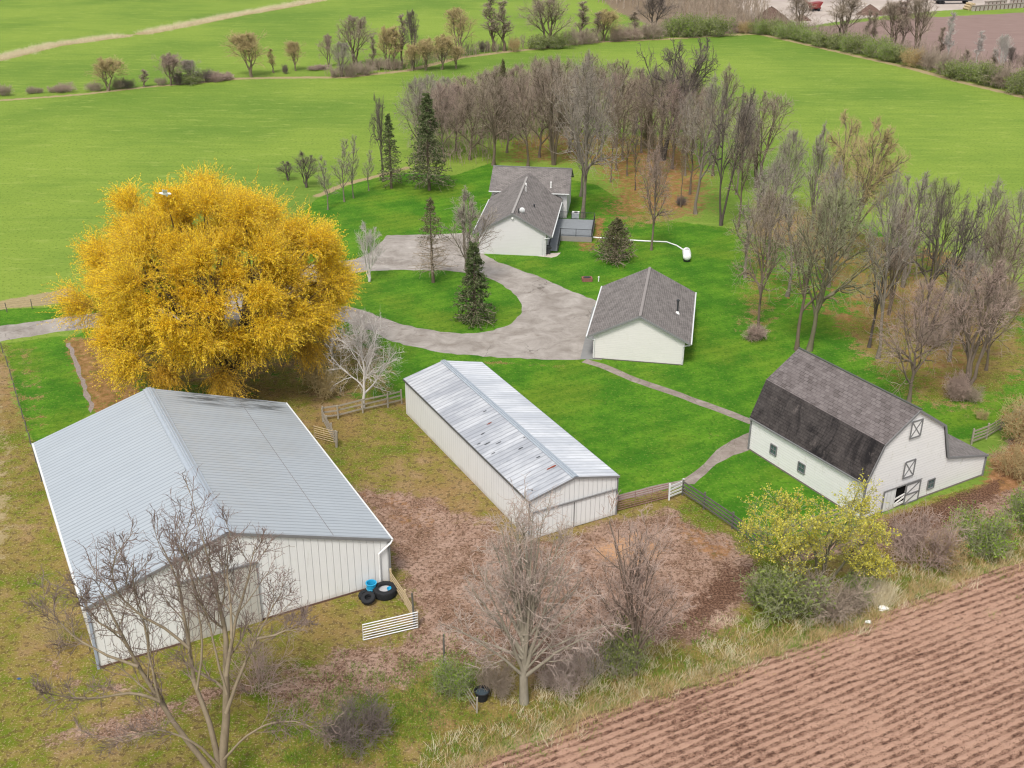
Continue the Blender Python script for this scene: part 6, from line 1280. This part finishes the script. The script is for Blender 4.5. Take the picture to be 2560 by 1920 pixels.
# far thicket beyond the hedge: one mass
def mass(name, label, pts, mats, seed, n, hmin, hmax, kind='stuff', twr=.03, sub=(4, 3), lean=.12, r0=.05):
    """many thin stems with side twigs inside a px polygon of the ground"""
    rng = np.random.default_rng(seed); Q = GP(pts); lo, hi = Q.min(0), Q.max(0); out = []
    while len(out) < n:
        c = lo + (hi - lo) * rng.random((400, 2)); c = c[inside(c[:, 0], c[:, 1], Q)]; out += list(c)
    p = np.array(out[:n]); p = np.c_[p, np.full(n, -.05)]; L = rng.uniform(hmin, hmax, (n, 1)); d = nrm(np.c_[rng.normal(0, lean, (n, 2)), np.ones(n)]); ps = [p]; o = p[0].copy(); o[2] = 0
    for i in range(6): d = nrm(d + rng.normal(0, .07, d.shape)); p = p + d * L / 6; ps.append(p)
    P0 = np.stack(ps, 1) - o; R0 = np.tile(r0 * (1 - .75 * np.linspace(0, 1, 7)), (n, 1)); P1, R1 = sprout(rng, P0, R0, sub[0], .2, .97, 32, 10, lambda t, pl: pl * (.45 - .25 * t), 5, .1, .08, .6); P2, R2 = sprout(rng, P1, R1, sub[1], .2, 1, 38, 12, lambda t, pl: pl * .5, 4, .14, .05, .7)
    V, F = merge([tubes(P0, R0, 4), tubes(P1, np.maximum(R1, twr), 3), tubes(P2, np.maximum(R2, twr * .7), 3)]); ob = link(name, np_mesh(name, V, F), BK[mats][1]); ob.location = tuple(o); tag(ob, label, None, None, kind); return ob
mass('thicket_woods', 'grey-brown leafless woods at the top of the picture', [(1290, 6), (1420, 40), (1470, 60), (1560, 62), (1660, 62), (1650, 30), (1600, 0), (1580, -40), (1260, -40)], 'brown', 61, 760, 5, 11, twr=.03, r0=.11)
mass('grove_undergrowth', 'brown undergrowth under the dense grove', [(885, 372), (1060, 352), (1060, 330), (1240, 320), (1290, 300), (1290, 250), (1100, 200), (950, 210), (890, 300)], 'pink', 62, 900, 1.2, 4.5, twr=.02, r0=.03)
mass('sapling_undergrowth', 'thin brown saplings on the leaf strewn woodland floor', [(1290, 300), (1420, 330), (1530, 330), (1540, 250), (1400, 230), (1290, 240)], 'brown', 63, 160, 1.5, 6, twr=.02, r0=.03)

mass('hedge_undergrowth', 'brown leafless scrub growing through the hedge', [(1434, 74), (1565, 66), (1650, 62), (1716, 76), (1786, 92), (1863, 110), (1962, 132), (2067, 160), (2240, 205), (2240, 190), (2067, 146), (1962, 118), (1863, 98), (1786, 82), (1716, 66), (1640, 52), (1434, 64)], 'brown', 64, 900, 1.5, 5.5, twr=.025, r0=.05)
mass('ditch_scrub', 'low brown scrub along the far ditch', [(700, 168), (883, 154), (996, 126), (1094, 112), (1235, 96), (1446, 84), (1446, 76), (1235, 86), (1094, 102), (990, 112), (870, 142), (700, 158)], 'brown', 65, 520, .8, 3.2, twr=.025, r0=.04)
# ---- dense grove behind the house
GV = [(905, 345, 150, 70, 'dense', 'grey'), (930, 330, 145, 70, 'dense', 'grey'), (960, 350, 160, 72, 'dense', 'pink'), (985, 325, 165, 70, 'dense', 'pink'), (1015, 345, 170, 80, 'dense', 'brown'), (1095, 330, 150, 70, 'dense', 'pink'), (1165, 340, 140, 78, 'dense', 'pink'), (1230, 330, 130, 80, 'dense', 'brown'), (1040, 300, 140, 80, 'dense', 'brown'), (1120, 290, 125, 80, 'dense', 'pink'), (1290, 300, 130, 76, 'dense', 'brown'), (1330, 320, 140, 70, 'dense', 'pink'), (1000, 290, 150, 76, 'dense', 'pink'), (1080, 270, 130, 80, 'dense', 'brown'), (1150, 260, 118, 80, 'broad', 'brown'), (1210, 270, 110, 86, 'broad', 'brown'), (960, 270, 155, 66, 'dense', 'grey'), (1265, 265, 105, 80, 'broad', 'brown'), (1370, 290, 130, 74, 'dense', 'brown'), (1320, 260, 120, 80, 'broad', 'brown')]
GV += [(1345, 345, 165, 50, 'slim', 'brown'), (1385, 330, 150, 60, 'broad', 'pink'), (1300, 350, 190, 46, 'slim', 'grey'), (1475, 330, 140, 62, 'broad', 'brown'), (1510, 350, 170, 56, 'dense', 'pink'), (1480, 380, 190, 50, 'broad', 'grey'), (1415, 385, 210, 46, 'slim', 'brown'), (1355, 380, 240, 36, 'slim', 'brown'), (1445, 300, 110, 70, 'broad', 'brown'), (1190, 300, 125, 76, 'dense', 'grey')]
for u, v, t, w, k, mt in GV: plant(k, u, v, t, w * 1.45, 'bare tree packed among others inside the dense grove behind the house', mats=mt, group='trees packed in the grove behind the house')
ND = [(1066, 357, 130, 96, 'broad', 'brown', 'tall bare tree with dark trunk rising just behind the house roof corner'), (1140, 360, 150, 70, 'open', 'brown', 'bare tree with twisted crown behind the middle of the rear roof'), (1196, 356, 112, 92, 'vase', 'brown', 'vase-shaped bare tree behind the end of the rear roof'), (1259, 470, 96, 118, 'broad', 'grey', 'very tall grey bare tree standing beside the deck'), (1254, 424, 200, 60, 'slim', 'grey', 'thin grey tree close behind the very tall tree by the deck'), (1319, 394, 175, 34, 'pole', 'brown', 'straight thin pole tree on the orange leaves, first from the deck'), (1331, 368, 120, 44, 'slim', 'brown', 'tall straight slim tree behind the pole tree'), (1372, 411, 250, 28, 'pole', 'dark', 'dark straight pole tree in the middle of the orange leaves'), (1400, 350, 130, 70, 'broad', 'brown', 'bare tree at the near side of the giant twisting tree'), (1430, 346, 76, 215, 'gnarl', 'dark', 'giant bare tree with long twisting branches, widest of the grove'), (1452, 365, 160, 80, 'broad', 'pink', 'pinkish bare tree in front of the giant twisting tree'), (1407, 540, 300, 66, 'broad', 'pink', 'young upright tree on the lawn beside the white pipe'), (1470, 448, 220, 26, 'pole', 'brown', 'slender pole tree beside the thick grey trunk'), (1502, 462, 150, 86, 'open', 'grey', 'thick grey trunked tree with forked top at the lawn edge'), (1490, 420, 200, 50, 'slim', 'brown', 'thin tree just behind the thick grey trunk'), (1557, 487, 168, 84, 'gnarl', 'dark', 'dark gnarled tree with a flared root base on the lawn'), (1595, 490, 240, 60, 'open', 'brown', 'leaning bare tree beside the gnarled one'), (1635, 405, 196, 106, 'vase', 'brown', 'wide vase-shaped tree at the far field edge'), (1540, 380, 130, 70, 'open', 'brown', 'bare tree behind the thick grey trunk at the field edge'), (1752, 500, 258, 56, 'multi', 'grey', 'upright narrow grey tree behind the budding tree'), (1828, 558, 242, 146, 'haze', 'tan', 'large yellow-hazed vase tree at the lawn edge before the field'), (1637, 718, 388, 88, 'broad', 'brown', 'tall straight bare tree on the lawn behind the garage'), (1721, 756, 400, 110, 'open', 'brown', 'first of the twin trunks just behind the gambrel barn ridge'), (1748, 757, 368, 190, 'broad', 'green', 'big budding greenish tree rising behind the gambrel barn ridge'), (1877, 750, 486, 60, 'pole', 'dark', 'slender black-barked tree leaning over the lawn'), (1896, 774, 360, 100, 'open', 'grey', 'thick grey leaning tree next to the black-barked one'), (1963, 868, 574, 120, 'dense', 'pink', 'bare tree with pinkish twigs directly behind the barn roof end'), (2001, 734, 400, 150, 'gnarl', 'dark', 'dark spreading tree with crooked limbs'), (2071, 708, 372, 96, 'open', 'grey', 'grey hazy tree behind the crooked limbs'), (2085, 853, 545, 130, 'multi', 'pink', 'cluster of pinkish twigged trunks from one mulch ring'), (2173, 655, 486, 70, 'gnarl', 'pink', 'ragged broken-topped tree near the frame edge'), (2232, 700, 345, 150, 'gnarl', 'dark', 'dark bare tree reaching in from the frame edge'), (1950, 620, 358, 90, 'multi', 'grey', 'pale multi-stemmed tree behind the leaning grey one'), (2020, 600, 375, 80, 'vase', 'green', 'greenish hazy tree at the field edge'), (2130, 800, 540, 90, 'dense', 'brown', 'bare brown tree behind the mulch ring cluster'), (1700, 640, 420, 80, 'slim', 'grey', 'faint slim tree between the garage and the budding tree'), (1690, 460, 260, 70, 'dense', 'grey', 'pale grey small tree at the far lawn edge'), (1590, 420, 200, 60, 'broad', 'grey', 'grey bare tree behind the leaning one at the field edge'), (2190, 560, 400, 70, 'open', 'grey', 'thin grey tree over the far field near the frame edge')]
ND += [(1660, 560, 330, 90, 'broad', 'grey', 'grey bare tree between the gnarled tree and the tall straight tree'), (1790, 620, 330, 90, 'broad', 'grey', 'grey bare tree between the budding tree and the yellow-hazed one'), (1920, 680, 420, 70, 'multi', 'brown', 'brown bare tree behind the leaning grey trunk'), (2050, 780, 520, 90, 'broad', 'grey', 'grey bare tree between the barn roof end and the mulch ring'), (2140, 720, 440, 110, 'broad', 'brown', 'tall brown bare tree behind the mulch ring near the frame edge'), (1610, 600, 360, 70, 'slim', 'grey', 'thin grey tree on the lawn past the propane tank')]
for u, v, t, w, k, mt, lab in ND: plant(k, u, v, t, w * (1.1 if w < 40 or w > 140 else 1.42), lab, mats=mt)
con('juniper', 1085, 300, 128, 42, 'dark evergreen top rising inside the grove'); con('juniper', 1400, 320, 240, 40, 'dark evergreen shrub deep inside the grove')
# brush around trunks, garden heaps
for u, v, t, w, k, mt, lab in [(1632, 730, 700, 60, 'red_bush', 'pink', 'dry brown brush ring at the foot of the tall straight tree'), (2068, 862, 810, 70, 'red_bush', 'pink', 'reddish brown brush beside the mulch ring cluster'), (2100, 866, 835, 50, 'scrub', 'brown', 'brown brush at the base of the mulch ring cluster'), (2010, 742, 700, 80, 'red_bush', 'brown', 'brown brush at the foot of the crooked dark tree'), (2060, 715, 680, 70, 'scrub', 'brown', 'purplish brush behind the crooked dark tree'), (2160, 665, 610, 90, 'scrub', 'brown', 'tangled brown brush under the broken-topped tree'), (1470, 443, 424, 32, 'scrub_dark', 'dark', 'small heap of dark brush on the leafy lawn'), (1935, 580, 540, 60, 'red_bush', 'pink', 'reddish brush by the field edge behind the leaning tree'), (2205, 950, 860, 120, 'tan_bush', 'tan', 'tan leafed bush over the fence at the frame edge'), (2120, 905, 885, 30, 'scrub', 'tan', 'small tan weeds bush by the rear fence'), (2190, 1030, 960, 90, 'tan_bush', 'tan', 'tan leafed bush on the leafy ground beyond the barn')]: bush(k, u, v, t, w, lab, 'bush', mt)
# ---- tall dry grass along the field edge
def tall_grass(name, label, px, n, h0, h1, half, mat, seed, clump=.25):
    rng = np.random.default_rng(seed); P = GP(px); sl = np.r_[0, np.cumsum(np.linalg.norm(np.diff(P, axis=0), axis=1))]; nc = max(1, n // 26); s = rng.random(nc) * sl[-1]; c = np.stack([np.interp(s, sl, P[:, k]) for k in (0, 1)], 1) + rng.normal(0, half, (nc, 2)); hc = rng.uniform(.5, 1.2, nc)
    q = np.repeat(c, 26, 0) + rng.normal(0, clump, (nc * 26, 2)); h = np.repeat(hc, 26)[:, None] * rng.uniform(h0, h1, (len(q), 1)); p = np.c_[q, np.zeros(len(q))]; d = nrm(np.c_[rng.normal(.1, .55, (len(q), 2)), np.ones(len(q))]); w = nrm(np.cross(d, rng.normal(0, 1, d.shape))) * .013
    tip = p + d * h; V = np.stack([p - w, p + w, tip + w * .3, tip - w * .3], 1).reshape(-1, 3); o = np.array([*P[0], 0]); me = np_mesh(name, V - o, np.arange(len(V)).reshape(-1, 4)); ob = link(name, me, mat); ob.location = tuple(o); tag(ob, label, None, None, 'stuff')
L_DRY = leafmat('dry_grass_blades', [(.26, .18, .07), (.44, .33, .15), (.62, .50, .28)], .2, .5); L_STRAW = leafmat('pale_straw', [(.50, .42, .26), (.66, .58, .40), (.80, .74, .56)], .3, .5); L_GRS = leafmat('green_grass_blades', [(.07, .14, .02), (.15, .25, .035), (.26, .34, .07)], .2, .5)
tall_grass('dry_grass', 'tall straw coloured grass along the ploughed field edge', [(u, v - 14) for u, v in EDGE], 11000, .3, .75, .7, L_DRY, 71)
tall_grass('green_grass', 'green weeds along the ploughed field edge', [(u, v - 38) for u, v in EDGE], 30000, .12, .35, 1.3, L_GRS, 72)
tall_grass('dry_grass_clumps', 'dry grass clumps behind the ploughed field edge', [(u, v - 50) for u, v in EDGE], 7000, .3, .8, 1.4, L_STRAW, 73)
tall_grass('pampas_grass', 'big pale grass clump beside the yellow leafing tree', [(1880, 1295), (1900, 1290)], 2600, .8, 1.3, .5, L_STRAW, 74)
tall_grass('ditch_grass', 'dry straw grass in the far ditch', [(312, 71), (430, 48), (508, 32), (586, 19), (703, -3)], 20000, .5, 1.1, 1.5, L_STRAW, 75, .6)
tall_grass('ditch_reeds', 'dry straw reeds in the far ditch near the frame edge', [(-40, 136), (0, 126), (117, 97), (234, 81), (262, 78)], 15000, .5, 1.1, 1.3, L_STRAW, 76, .6)
tall_grass('paddock_weeds', 'green weeds in the lower paddock', [(980, 1460), (900, 1500), (760, 1540), (640, 1600)], 16000, .12, .3, 2.2, L_GRS, 77)
